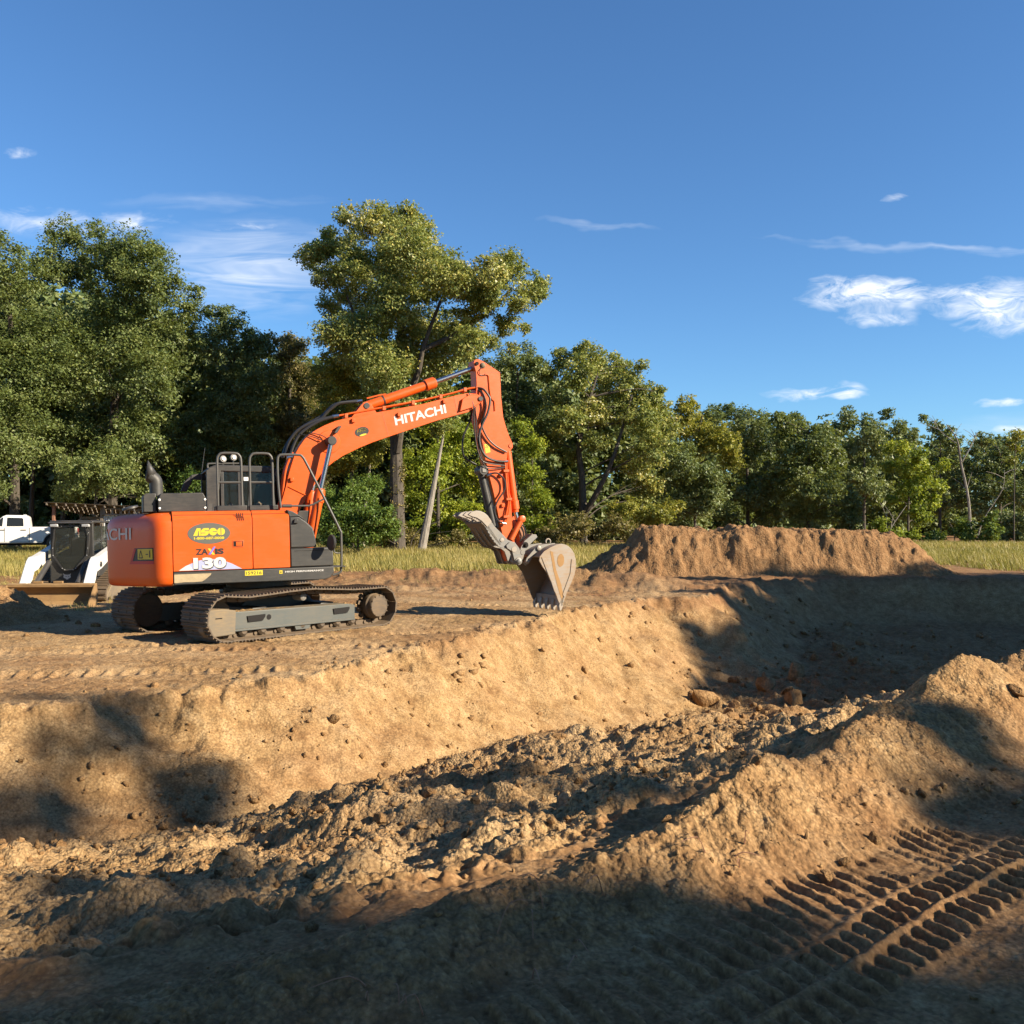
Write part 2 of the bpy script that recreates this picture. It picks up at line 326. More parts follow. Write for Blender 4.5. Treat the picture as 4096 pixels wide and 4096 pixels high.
CREST = [(-8, 0.9, 0.02, 0.38), (-3.2, 2.5, 0.03, 0.38), (-1.283, 3.4, 0.038, 0.4), (-1.08, 3.5, 0.072, 0.4), (-0.837, 3.6, 0.103, 0.4), (-0.498, 3.8, 0.123, 0.4), (-0.271, 4.0, 0.155, 0.44), (-0.053, 4.2, 0.172, 0.47), (0.235, 4.45, 0.152, 0.52), (0.592, 4.75, 0.193, 0.57), (0.834, 4.9, 0.226, 0.6), (1.073, 5.1, 0.282, 0.64), (1.395, 5.5, 0.392, 0.71), (1.688, 5.85, 0.372, 0.77), (2.068, 6.25, 0.363, 0.85), (2.322, 6.5, 0.403, 0.89), (2.684, 6.9, 0.406, 0.93), (3.027, 7.25, 0.413, 0.93), (3.413, 7.65, 0.533, 0.93), (3.746, 8.0, 0.671, 0.93), (4.156, 8.4, 0.545, 0.93), (4.817, 8.9, 0.566, 0.93), (6.5, 10.0, 0.66, 0.93), (11, 12.6, 0.6, 0.93), (16, 14, 0.3, 0.93)]
def seg_dist(x, y, pts, closed):
    """distance, plus interpolated extra values at the nearest point"""
    best = np.full(x.shape, 1e9); ex = [np.zeros(x.shape) for _ in range(len(pts[0]) - 2)]; side = np.zeros(x.shape)
    n = len(pts)
    for i in range(n if closed else n - 1):
        a, b = pts[i], pts[(i + 1) % n]; dx, dy = b[0] - a[0], b[1] - a[1]; L2 = dx * dx + dy * dy
        t = np.clip(((x - a[0]) * dx + (y - a[1]) * dy) / L2, 0, 1); px, py = x - a[0] - t * dx, y - a[1] - t * dy
        d = np.hypot(px, py); m = d < best; best = np.where(m, d, best)
        side = np.where(m, np.sign(dx * py - dy * px), side)
        for k in range(len(ex)): ex[k] = np.where(m, a[k + 2] + (b[k + 2] - a[k + 2]) * t, ex[k])
    return best, side, ex
def inside(x, y, pts):
    c = np.zeros(x.shape, bool); n = len(pts)
    for i in range(n):
        (x0, y0), (x1, y1) = pts[i], pts[(i + 1) % n]
        if y0 == y1: continue
        c ^= ((y0 > y) != (y1 > y)) & (x < (x1 - x0) * (y - y0) / (y1 - y0) + x0)
    return c
LN = (math.sin(rad(42)), -math.cos(rad(42))); LT = (math.cos(rad(42)), math.sin(rad(42)))   # tread lanes: across, along
def terrain(x, y):
    r = np.hypot(x, y)
    w1, w2 = fbm(x, y, 1.3, 3, 11), fbm(x, y, 1.3, 3, 23)
    xw, yw = x + w1 * .28, y + w2 * .28
    df, _, _ = seg_dist(xw, yw, FAR_RIM, False); dn, _, _ = seg_dist(xw, yw, NEAR_RIM, False); d = np.minimum(df, dn); ins = inside(xw, yw, RIM); t = np.where(ins, d, -d)
    t = t + fbm(x, y, .45, 3, 31) * .10
    D = np.interp(y, [3, 6, 9, 12, 16, 21, 26, 30], [.85, .95, 1.08, 1.32, 1.75, 1.78, 1.55, 1.4])
    far = (t > 0) & (y > 11.5 + .55 * x)
    W = D / math.tan(rad(39)) + .25; Wn = D / np.tan(np.radians(np.interp(x, [.5, 3, 6], [13, 16, 26]))) + .3
    tf = np.where(ins, df, -df); tn = np.where(ins, dn, -dn)
    s = np.clip(tf / W, 0, 1); sn = np.clip(tn / Wn, 0, 1); prof = np.minimum(1 - (1 - s) ** 1.3, sn)
    z = -D * prof
    # plateau swell and far rise
    z = z + fbm(x, y, 5.5, 3, 5) * .05 * (1 - s) + sstep(36, 70, r) * .55 + sstep(100, 300, r) * 1.5
    near = sstep(60, 25, r)
    floor = sstep(.75, 1.25, tf / W) * sstep(.05, .35, tn / .9)
    wall = sstep(-.05, .12, s) * (1 - sstep(.75, 1.25, tf / W))
    # floor heaps of loose soil
    heap = fbm(x, y, 1.9, 3, 41); z = z + floor * (.17 * np.maximum(heap, -.25) + .10 * np.maximum(fbm(x + 3, y, .85, 2, 43, billow=True), -.2))
    # clumps everywhere in the dug area
    b1 = np.tanh(fbm(x, y, .36, 3, 51, .5, True)); b2 = np.tanh(fbm(x, y, .12, 3, 57, .55, True))
    dug = sstep(-1.2, 0.2, t)
    z = z + near * (floor * (.055 * b1 + .022 * b2) + wall * (.010 * b1 + .008 * b2) + (1 - floor) * (1 - wall) * (.010 + .007 * (y > 9)) * (b1 + .65 * b2))
    # gullies running down the bank
    sdir = (x * .56 + y * .83); z = z + wall * .022 * perlin(sdir / .34, t * .5, 61) + wall * .06 * perlin(sdir / 1.3, t * .4, 62) + wall * .06 * np.maximum(0, perlin(sdir / .55, t * 1.2, 63)) * sstep(.35, .9, s)
    scr = np.clip(fbm(x, y, 1.6, 2, 66) * 2.2, 0, 1); z = z + wall * scr * .016 * perlin(sdir / .085 + t * 1.5, t * .35, 67) + wall * (1 - scr) * .011 * np.tanh(fbm(x, y, .22, 3, 68, .6, True))
    # broken lip of the bank
    lip = np.exp(-(t / .22) ** 2); z = z + lip * near * (.05 * b1 + .045 * np.tanh(fbm(x, y, .24, 3, 65, billow=True)))
    # berm along the near edge
    bd, bs, (bh, bw) = seg_dist(x + w2 * .12, y + w1 * .12, CREST, False)
    lump = 1 + .20 * perlin((x * LT[0] + y * LT[1]) / .8, (x * LN[0] + y * LN[1]) / 1.6, 71) + .10 * fbm(x, y, .5, 2, 73)
    bw2 = bw * np.where(bs > 0, .8, 1.0)
    k = np.clip(1 - bd / bw2, 0, 1); kk = k * k * (3 - 2 * k) * .35 + k * .65
    zb = np.where(t > 0, z, 0); z = np.where(kk > 0, z - zb * np.clip(kk * 2.2, 0, 1), z) + bh * lump * kk + near * np.clip(kk * 2, 0, 1) * (.012 * b1 + .014 * b2)
    rail = np.clip(kk * 1.6, 0, 1)
    z = z + rail * .005 * perlin((x * LT[0] + y * LT[1]) / .16, (x * LN[0] + y * LN[1]) / .9, 75)
    # tread prints
    flat = (1 - np.clip(kk * 5, 0, 1)) * (t < -.2) * sstep(14, 9, r); m = flat > .001
    if m.any():
        X, Y = x[m], y[m]; c = X * LN[0] + Y * LN[1]; a = X * LT[0] + Y * LT[1] + .008 * w1[m]; cw = c + .03 * fbm(a, c, 1.2, 2, 81)
        worn = fbm(a, c, .5, 2, 92); crumb = np.clip(.8 + .35 * fbm(a, c, .13, 2, 83), .3, 1.4)
        def lane(c0, c1, pitch, h, skew=0, wear=.35):
            win = sstep(c0, c0 + .035, cw) * (1 - sstep(c1 - .035, c1, cw)); ph = (a + skew * (cw - c0)) / pitch
            bar = sstep(.30, .80, np.cos(6.2832 * ph)); return win * (h * bar * np.clip(1 - wear + wear * 2.2 * worn, .12, 1.2) - h * .25)
        def ridge(c0, w, h): return h * np.exp(-((cw - c0) / w) ** 2) * crumb
        z[m] += flat[m] * (lane(-2.62, -2.12, .112, .030, .28, .35) + ridge(-2.10, .02, .010) + lane(-2.09, -1.90, .112, .036, .28, .15) + ridge(-1.885, .022, .034) + lane(-1.875, -1.68, .112, .036, .28, .15)
              + lane(-3.1, -2.68, .112, .02, .28, .6) + ridge(-2.98, .05, .015) + .006 * perlin(cw / .05, a / 1.5, 85) * (cw > -1.7))
    # plateau track prints by the excavator
    m = (t < -.1) & (r < 45) & (y > 8) & (rail < .5); X, Y = x[m], y[m]; acc = np.zeros(X.shape)
    if m.any():
        fade = np.clip(.5 + fbm(X, Y, .9, 2, 131), 0, 1)
        for ang, cc, ww, ph in ((14, 12.3, .5, .2), (14, 14.4, .5, .2), (52, -6.1, .45, .19), (24, 15.2, .5, .17), (-6, 20.9, .5, .2), (3, 26.2, .5, .2), (8, 24.0, .45, .2)):
            nx, ny = -math.sin(rad(ang)), math.cos(rad(ang)); q = X * nx + Y * ny; al = X * ny - Y * nx
            q = q + .08 * np.sin(al / 1.7 + ang)
            win = sstep(cc - ww / 2, cc - ww / 2 + .05, q) * (1 - sstep(cc + ww / 2 - .05, cc + ww / 2, q))
            acc += win * (-.035 + .045 * np.maximum(0, np.cos(6.2832 * al / ph)) * fade)
        z[m] += acc * near[m]
    # rough low windrow behind the excavator and churned ground around
    wd, _, (wh,) = seg_dist(x + w1 * .5, y + w2 * .5, [(-9, 33, .0), (-5, 31.5, .26), (-1, 30.5, .42), (2.2, 29.6, .45), (4.6, 28.6, .3), (6, 28, .0)], False)
    z = z + wh * sstep(0, 1, 1 - wd / 1.7) * (.8 + .35 * fbm(x, y, 1.1, 3, 141))
    churn = sstep(24, 27, y) * sstep(37, 33, y) * (t < 0); z = z + churn * (.07 * fbm(x, y, .9, 3, 143) + .03 * b1)
    return z, t, floor, wall, kk

def build_ground():
    fine = np.radians(np.linspace(-34, 34, 661)); coarse = np.radians(np.linspace(34, 326, 97)[1:-1])
    th = np.concatenate([fine, coarse])
    rr = np.concatenate([np.geomspace(.25, 1.6, 10)[:-1], np.geomspace(1.6, 2.9, 40)[:-1], np.geomspace(2.9, 6.0, 255)[:-1], np.geomspace(6.0, 9, 70)[:-1], np.geomspace(9, 26, 270)[:-1], np.geomspace(26, 46, 60)[:-1], np.geomspace(46, 900, 44)])
    nt, nr = len(th), len(rr); R, T = np.meshgrid(rr, th, indexing='ij'); x, y = R * np.sin(T), R * np.cos(T)
    z, t, floor, wall, kk = terrain(x.ravel(), y.ravel())
    X, Y = x.ravel(), y.ravel()
    # tone: 0 = pale sandy subsoil, 1 = reddish brown topsoil; shade tint added last
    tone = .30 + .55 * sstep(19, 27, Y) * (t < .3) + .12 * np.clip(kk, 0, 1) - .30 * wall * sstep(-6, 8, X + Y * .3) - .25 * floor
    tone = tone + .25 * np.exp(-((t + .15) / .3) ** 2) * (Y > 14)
    tone = tone + .4 * fbm(X, Y, 2.2, 3, 601) + .30 * wall * perlin(z / .16 + .5 * fbm(X, Y, 1.5, 2, 609), X * .15, 611)
    dry = np.clip((t < 0) * sstep(8, 10, Y) * sstep(31, 24, Y) * (.45 + 1.0 * fbm(X, Y, 1.6, 3, 603)) * (1 - sstep(.05, .3, kk)), 0, .85) + .85 * floor * np.clip(.55 + fbm(X, Y, 1.2, 3, 605), 0, 1) * sstep(19, 13, Y) + .30 * wall * np.clip(.4 + 1.3 * fbm(X * .6 + Y * .9, t * 1.5, .9, 3, 607), 0, 1)
    rough = np.clip(.38 + .55 * floor + .10 * wall + .35 * np.clip(kk * 2, 0, 1) + .25 * fbm(X, Y, .9, 2, 613) - .18 * ((t < -.1) & (Y < 9) & (kk < .05)), .12, 1)
    tone = tone + .5 * sstep(3, 7, X) * (t > -1.5) * (Y > 14) + .38 * ((t < 0) & (Y < 9.5)) * (1 - np.clip(kk * 1.5, 0, 1))  # shade put into soil colour: redder pit end, browner compacted near ground
    V = np.c_[X, Y, z]; i, j = np.meshgrid(np.arange(nr - 1), np.arange(nt), indexing='ij'); j2 = (j + 1) % nt
    F = np.stack([i * nt + j, (i + 1) * nt + j, (i + 1) * nt + j2, i * nt + j2], -1).reshape(-1, 4)[:, ::-1]
    # close the middle
    c = len(V); V = np.vstack([V, [[0, 0, z[:nt].mean()]]]); tone = np.append(tone, .3); dry = np.append(dry, 0); rough = np.append(rough, .3)
    k = np.arange(nt); cap = np.c_[k, (k + 1) % nt, np.full(nt, c), np.full(nt, c)]
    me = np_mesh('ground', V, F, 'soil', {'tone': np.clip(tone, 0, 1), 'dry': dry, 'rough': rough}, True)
    bm = bmesh.new(); bm.from_mesh(me); bm.verts.ensure_lookup_table()
    bm.faces.new([bm.verts[q] for q in range(nt)]).smooth = True
    bm.to_mesh(me); bm.free()
    return tag(link(bpy.data.objects.new('ground', me)), kind='structure')
ground = build_ground()
def zat(x, y):
    a = terrain(np.atleast_1d(np.float64(x)), np.atleast_1d(np.float64(y)))[0]; return float(a[0])

# heaps of spoil: closed height fields standing on the ground
def heap(name, cx, cy, lx, ly, fn, nx, ny, tone, label, cat):
    u, v = np.meshgrid(np.linspace(-1, 1, nx), np.linspace(-1, 1, ny), indexing='xy'); x, y = cx + u * lx, cy + v * ly
    g = terrain(x.ravel(), y.ravel())[0].reshape(x.shape); h = fn(x, y, u, v); z = np.maximum(g - .25, g - .12 + h)
    V = np.c_[x.ravel(), y.ravel(), z.ravel()]; i, j = np.meshgrid(np.arange(ny - 1), np.arange(nx - 1), indexing='ij')
    F = np.stack([i * nx + j, i * nx + j + 1, (i + 1) * nx + j + 1, (i + 1) * nx + j], -1).reshape(-1, 4)
    me = np_mesh(name, V - np.array([cx, cy, 0]), F, 'soil', {'tone': np.full(len(V), tone), 'dry': np.full(len(V), .1), 'rough': np.full(len(V), .8)}, True)
    o = link(bpy.data.objects.new(name, me)); o.location = (cx, cy, 0); return tag(o, label, cat)
def mound_fn(x, y, u, v):
    px = 512 + 946 * x / 36.2
    top = np.interp(px, [575, 596, 612, 628, 640, 655, 700, 760, 800, 850, 868, 885, 900, 918, 936, 950], [0, .42, .8, 1.25, 1.72, 1.66, 1.74, 1.68, 1.66, 1.6, 1.42, 1.5, 1.2, .6, .2, 0])
    yy = y + .06 * fbm(x, y, .5, 2, 203); top = np.maximum(0, top + (top > .3) * (.16 * fbm(x, x * 0, 1.7, 3, 205) + .05))
    cross = np.clip(1 - np.abs(yy - 36.4) / 3.1, 0, 1); cross = np.clip(cross * 1.9, 0, 1); cross = .5 * cross + .5 * sstep(0, 1, cross)
    g = fbm(x, y, .8, 4, 211, .55, True); gul = fbm(x, y, 1.1, 3, 213)
    return np.maximum(0, top * cross + (top > .05) * np.clip(cross * 2.5, 0, 1) * .10 * gul + (top > .05) * np.clip(cross * 3, 0, 1) * (.10 * np.tanh(g) + .055 * np.tanh(fbm(x, y, .28, 3, 215, .6, True))) + .14 * np.clip(top, 0, 1) * np.clip(cross * 1.5, 0, 1) * fbm(x, y, 1.3, 3, 217))
heap('spoil_mound', 9.6, 36.4, 8.2, 4.3, mound_fn, 330, 120, .8, 'long flat-topped mound of reddish dug soil beyond the pit', 'dirt mound')
def pile_fn(x, y, u, v):
    r = np.hypot((x + 10.7) / 1.0, (y - 18.0) / 1.1) + .16 * fbm(x, y, .8, 3, 221)
    k = np.clip(1 - r / 2.25, 0, 1); return 1.15 * k ** 1.05 + np.clip(k * 4, 0, 1) * (.05 * fbm(x, y, .3, 4, 223, .6, True))
heap('soil_pile', -10.7, 18.0, 2.7, 2.9, pile_fn, 150, 150, .45, 'small cone of loose soil at the left edge in front of the loader bucket', 'dirt pile')

# clods
rng = np.random.default_rng(7)
def clod_mesh(name, sub, seed, flat=.75, mat='soil_clod'):
    bm = bmesh.new(); bmesh.ops.create_icosphere(bm, subdivisions=sub, radius=1); rs = np.random.default_rng(seed); off = rs.random(3) * 50
    ax = rs.uniform(.7, 1.15, 3)
    cuts = [(Vector(rs.normal(size=3)).normalized(), rs.uniform(.42, .8)) for _ in range(11)]
    for v in bm.verts:
        p = v.co.copy()
        for nrm, dd in cuts:
            e = p.dot(nrm) - dd
            if e > 0: p -= nrm * e * .9
        n = float(perlin(np.array([p.x * 2 + off[0]]), np.array([p.y * 2 + p.z * 1.7 + off[1]]), seed)[0]) * .16
        v.co = Vector((p.x * ax[0], p.y * ax[1], p.z * ax[2] * flat)) * (1 + n)
    me = bpy.data.meshes.new(name); bm.to_mesh(me); bm.free(); me.materials.append(MATS[mat])
    me.polygons.foreach_set('use_smooth', [True] * len(me.polygons)); me.set_sharp_from_angle(angle=rad(38)); return me
CL = [clod_mesh('clod', 2, 300 + i) for i in range(9)]
def place_clod(name, x, y, r, parent, me=None, sink=.35, rz=None):
    o = link(bpy.data.objects.new(name, me or CL[rng.integers(len(CL))])); o.parent = parent
    o.location = (x, y, zat(x, y) + r * (1 - sink) * .55); s = r * rng.uniform(.85, 1.15, 3); o.scale = s
    o.rotation_euler = (rng.uniform(-.5, .5), rng.uniform(-.5, .5), rng.uniform(0, 6.28) if rz is None else rz); return o
def px_ground(px, py, zg):
    d = (CAM_H - zg) * FPX / (py - YH); return (px - 512) / FPX * d, d
def hit(px, py):
    """walk a pixel's ray to the terrain: used once to find where a stone lies"""
    d = np.geomspace(2, 45, 1500); zz = CAM_H - (py - YH) / FPX * d; g = terrain((px - 512) / FPX * d, d)[0]
    k = int(np.argmax(zz < g)); return float((px - 512) / FPX * d[k]), float(d[k])
BIG = [(792, 696, 15, 'large reddish boulder alone on the shaded pit floor'), (559, 738, 9, 'pale squarish clod at the foot of the lit bank'),
       (428, 795, 14, 'tall grey lump of earth at the pit floor below the tracks'), (321, 813, 12, 'rounded clod in the pit beside the angular shaded stone'), (292, 814, 9, 'angular shaded stone at the toe of the bank'),
       (381, 822, 12, 'big dark clod on the pit floor left of the tall lump'), (313, 930, 12, 'light clod throwing a dark shadow near the berm'), (668, 822, 11, 'pale tilted clod on the pit floor just behind the berm'),
       (828, 877, 10, 'rounder clod of the pair at the foot of the berm'), (845, 866, 8, 'smaller clod of the pair at the foot of the berm'), (757, 764, 9, 'grey clod sitting on the crest of the berm'),
       (876, 842, 11, 'dark clod half buried below the shaded part of the berm'), (475, 803, 8, 'round brown clod on the pit floor below the bucket'), (1015, 695, 14, 'dark clod at the right edge beside the berm')]
for px, py, rp, lab in BIG:
    x, y = hit(px, py); r = rp * y / FPX * .85; o = place_clod('boulder', x, y, r, None, clod_mesh('boulder', 3, int(px * 7 + py), .8), .6); tag(o, lab, 'rock')
def scatter(n, fn, seed):
    rs = np.random.default_rng(seed); out = []
    while len(out) < n:
        px, py = rs.uniform(-60, 1084, 4000), rs.uniform(600, 1030, 4000); d = 1.9 * FPX / (py - YH) * rs.uniform(.8, 1.9, 4000)
        x, y = (px - 512) / FPX * d, d; z, t, floor, wall, kk = terrain(x, y); w = fn(x, y, t, floor, wall, kk)
        m = rs.random(4000) < w; out += list(zip(x[m], y[m], z[m]))
    return out[:n]
wbank = .08
def wfun(x, y, t, floor, wall, kk):
    clump = np.clip(.5 + 1.4 * fbm(x, y, 1.1, 2, 401), .03, 1)
    toe = np.exp(-((floor - .35) / .4) ** 2) * (t > .2)
    return clump * (.55 * floor + .9 * toe * (wall > .02) + wbank * wall + .02 * (t < 0) * (kk < .1) + .18 * (kk > .02) * (kk < .45)) * (np.hypot(x, y) < 32) * (np.hypot(x, y) > 2.6)
pit_x, pit_y = rng.uniform(3.8, 11, 900), rng.uniform(17, 30, 900); pz, pt, pf, _, _ = terrain(pit_x, pit_y); ok = np.where(pf > .4)[0][:75]
for i in ok:   # broken lumps on the shaded end of the pit floor
    r = float(np.clip(rng.gamma(2.0, .075), .06, .34)); o = link(bpy.data.objects.new('clod', CL[rng.integers(len(CL))])); o.parent = ground
    o.location = (pit_x[i], pit_y[i], pz[i] + r * .2); o.scale = r * rng.uniform(.75, 1.2, 3); o.rotation_euler = tuple(rng.uniform(0, 6.28, 3))
for x, y, z in scatter(215, wfun, 5):
    d = math.hypot(x, y); r = d / FPX * rng.uniform(2.6, 7.0) * (1 if d < 12 else .8); r = min(r, .2) * rng.uniform(.6, 1.15)
    o = link(bpy.data.objects.new('clod', CL[rng.integers(len(CL))])); o.parent = ground
    o.location = (x, y, z + r * .25); o.scale = r * rng.uniform(.75, 1.2, 3); o.rotation_euler = tuple(rng.uniform(0, 6.28, 3))
def small_clods():
    global wbank; wbank = .14
    bm = bmesh.new(); bmesh.ops.create_icosphere(bm, subdivisions=1, radius=1); base = np.array([v.co[:] for v in bm.verts]); F0 = np.array([[v.index for v in f.verts] for f in bm.faces]); bm.free()
    pts = np.array(scatter(6500, wfun, 9)); n = len(pts); rs = np.random.default_rng(4); d = np.hypot(pts[:, 0], pts[:, 1])
    r = np.clip(d / FPX * rs.gamma(1.1, 1.05, n).clip(.45, 4.6), .004, .09)
    B = base[None] * (1 + .34 * rs.normal(size=(n, len(base), 1))) * rs.uniform(.7, 1.25, (n, 1, 3)) * r[:, None, None]
    a = rs.uniform(0, 6.28, n); ca, sa = np.cos(a)[:, None], np.sin(a)[:, None]; X = B[..., 0] * ca - B[..., 1] * sa; Y = B[..., 0] * sa + B[..., 1] * ca
    V = np.stack([X, Y, B[..., 2]], -1) + (pts + np.c_[np.zeros((n, 2)), r * .15])[:, None]
    F = (F0[None] + (np.arange(n) * len(base))[:, None, None]).reshape(-1, 3)
    o = link(bpy.data.objects.new('small_clods', np_mesh('small_clods', V, F, 'soil', {'tone': np.full(V.size // 3, .35), 'dry': np.full(V.size // 3, .05), 'rough': np.full(V.size // 3, .5)}))); o.parent = ground; tag(o, kind='stuff')
small_clods()

# grass
def grass(name, n, x0, x1, y0, y1, dens, hgt, wid, label, seed, tmean):
    rs = np.random.default_rng(seed); x, y = rs.uniform(x0, x1, n * 3), rs.uniform(y0, y1, n * 3); w = dens(x, y); m = rs.random(n * 3) < w; x, y = x[m][:n], y[m][:n]
    n = len(x); z = terrain(x, y)[0] - .02; patch = fbm(x, y, 6, 3, seed + 5); h = hgt * rs.uniform(.45, 1.2, n) * (1 + .5 * patch) * np.clip(w[m][:n] * 1.5, .35, 1); a = rs.uniform(0, 6.28, n); wd = wid * rs.uniform(.6, 1.4, n)
    lean = rs.normal(size=(n, 2)) * .28 * h[:, None] + np.array([-.06, .02])
    ca, sa = np.cos(a) * wd, np.sin(a) * wd; P = np.c_[x, y, z]
    mid = np.c_[x + lean[:, 0] * .4, y + lean[:, 1] * .4, z + h * .6]; tip = np.c_[x + lean[:, 0], y + lean[:, 1], z + h]; off = np.c_[ca, sa, np.zeros(n)]
    V = np.stack([P - off, P + off, tip], 1); F = np.arange(n * 3).reshape(n, 3)
    tint = np.clip(tmean + .35 * patch + .16 * rs.normal(size=n), 0, 1)
    o = link(bpy.data.objects.new(name, np_mesh(name, V, F, 'grass_blade', {'tint': np.repeat(tint, 3)}))); return tag(o, label, 'grass', kind='stuff')
def edge(x, y): return sstep(35.5, 38.5, y + 1.6 * fbm(x, y, 3, 3, 501) + np.where(x < -14, 3.5 + (-14 - x) * .35, 0) - np.where((x > 1) & (x < 19), 3.0, 0))
grass('meadow_grass', 170000, -62, 75, 30, 66, lambda x, y: edge(x, y) * np.clip(.55 + .5 * (y < 52), 0, 1) * (np.abs(x / y) < .66), .32, .016, 'straw-coloured meadow grass between the bare soil and the trees', 61, .5)
grass('dry_grass', 26000, -22, 3, 15.5, 36, lambda x, y: np.clip(.05 + .9 * (fbm(x, y, 1.6, 3, 503) > .32) * ((x < -7.2) & (y > 18.5)) + .30 * (fbm(x, y, .9, 3, 505) > .55) * (y > 25), 0, 1) * (terrain(x, y)[1] < -.3) * ((x + 10.7) ** 2 + (y - 18) ** 2 > 5.5), .16, .007, 'thin dry grass and stubble on bare ground around the loader', 62, .66)

# roots sticking out of the berm
for k in range(16):
    i = rng.integers(4, 11); a, b = CREST[i], CREST[i + 1]; t = rng.random(); x = a[0] + (b[0] - a[0]) * t + rng.normal() * .15 + .25; y = a[1] + (b[1] - a[1]) * t - abs(rng.normal()) * .2 - .1
    z = zat(x, y); d = rng.normal(size=3) * .09; d[2] = abs(d[2]) * .7; P = [(x, y, z - .02), (x + d[0] * .5, y + d[1] * .5, z + d[2] + .02), (x + d[0] * 1.4, y + d[1] * 1.2, z + d[2] * 1.1)]
    part('root', G().tube(smooth_path(P, 3), [.004, .004, .003, .003, .0025, .002, .0015], 4), 'rusty', ground)
# ------------------------------------------------------------------ excavator
EXC = (-4.445, 16.62); EZ = -.015
exc = empty('excavator', (EXC[0], EXC[1], EZ), 'orange tracked excavator with boom raised and bucket resting on the pit edge', 'excavator')
MH = Matrix.Rotation(rad(24), 4, 'Z') @ Matrix.Rotation(rad(-1.25), 4, 'Y') @ Matrix.Rotation(rad(-1.0), 4, 'X')   # upper structure
MU = Matrix.Rotation(rad(50.5), 4, 'Z')                                                                      # undercarriage
def up(name, g, mat, bevel=0, label=None, parent=None, angle=35): return part(name, g, mat, parent or exc, MH if parent is None else None, bevel, label, angle)
def un(name, g, mat, bevel=0, parent=None, M=None): return part(name, g, mat, parent or exc, (MU if M is None else M) if parent is None else M, bevel)

# --- undercarriage
def track_loop():
    P = []
    for k in range(17):
        a = math.pi * 1.5 - math.pi * k / 16; P.append((-1.585 + .345 * math.cos(a), .36 + .345 * math.sin(a)))     # idler at the rear: from bottom up
    P += [(-1.2, .672), (-.8, .695), (-.4, .722), (.05, .738), (.5, .712), (.95, .682), (1.3, .680)]
    for k in range(17):
        a = math.pi * .5 - math.pi * k / 16; P.append((1.60 + .335 * math.cos(a), .35 + .335 * math.sin(a)))
    P = [Vector((a, 0, b)) for a, b in P]; P.append(P[0])
    L = [0]
    for a, b in zip(P, P[1:]): L.append(L[-1] + (b - a).length)
    def at(s):
        s %= L[-1]
        for i in range(len(P) - 1):
            if s <= L[i + 1]: t = (s - L[i]) / max(1e-9, L[i + 1] - L[i]); return P[i].lerp(P[i + 1], t)
        return P[-1]
    return at, L[-1]
at, LEN = track_loop(); NS = 44; pitch = LEN / NS
gs = G(); gs.box(-pitch * .49, pitch * .49, -.36, .36, -.012, .010)
for gx in (-.068, 0, .066): gs.prism([(gx - .014, .010), (gx + .014, .010), (gx + .006, .034), (gx - .006, .034)], -.355, .355)
gs.cyl((-.04, -.13, .01), (-.04, -.13, .022), .016, n=6).cyl((.04, -.13, .01), (.04, -.13, .022), .016, n=6).cyl((-.04, .13, .01), (-.04, .13, .022), .016, n=6).cyl((.04, .13, .01), (.04, .13, .022), .016, n=6)
shoe_me = mesh_of('track_shoe', gs, 'track_steel')
gl = G()
for yy in (-.085, .055): gl.prism([(-pitch * .55, -.075), (-pitch * .3, -.095), (pitch * .3, -.095), (pitch * .55, -.075), (pitch * .5, -.012), (-pitch * .5, -.012)], yy, yy + .03)
gl.cyl((-pitch * .5, -.11, -.055), (-pitch * .5, .11, -.055), .03, n=8)
link_me = mesh_of('chain_link', gl, 'track_steel')
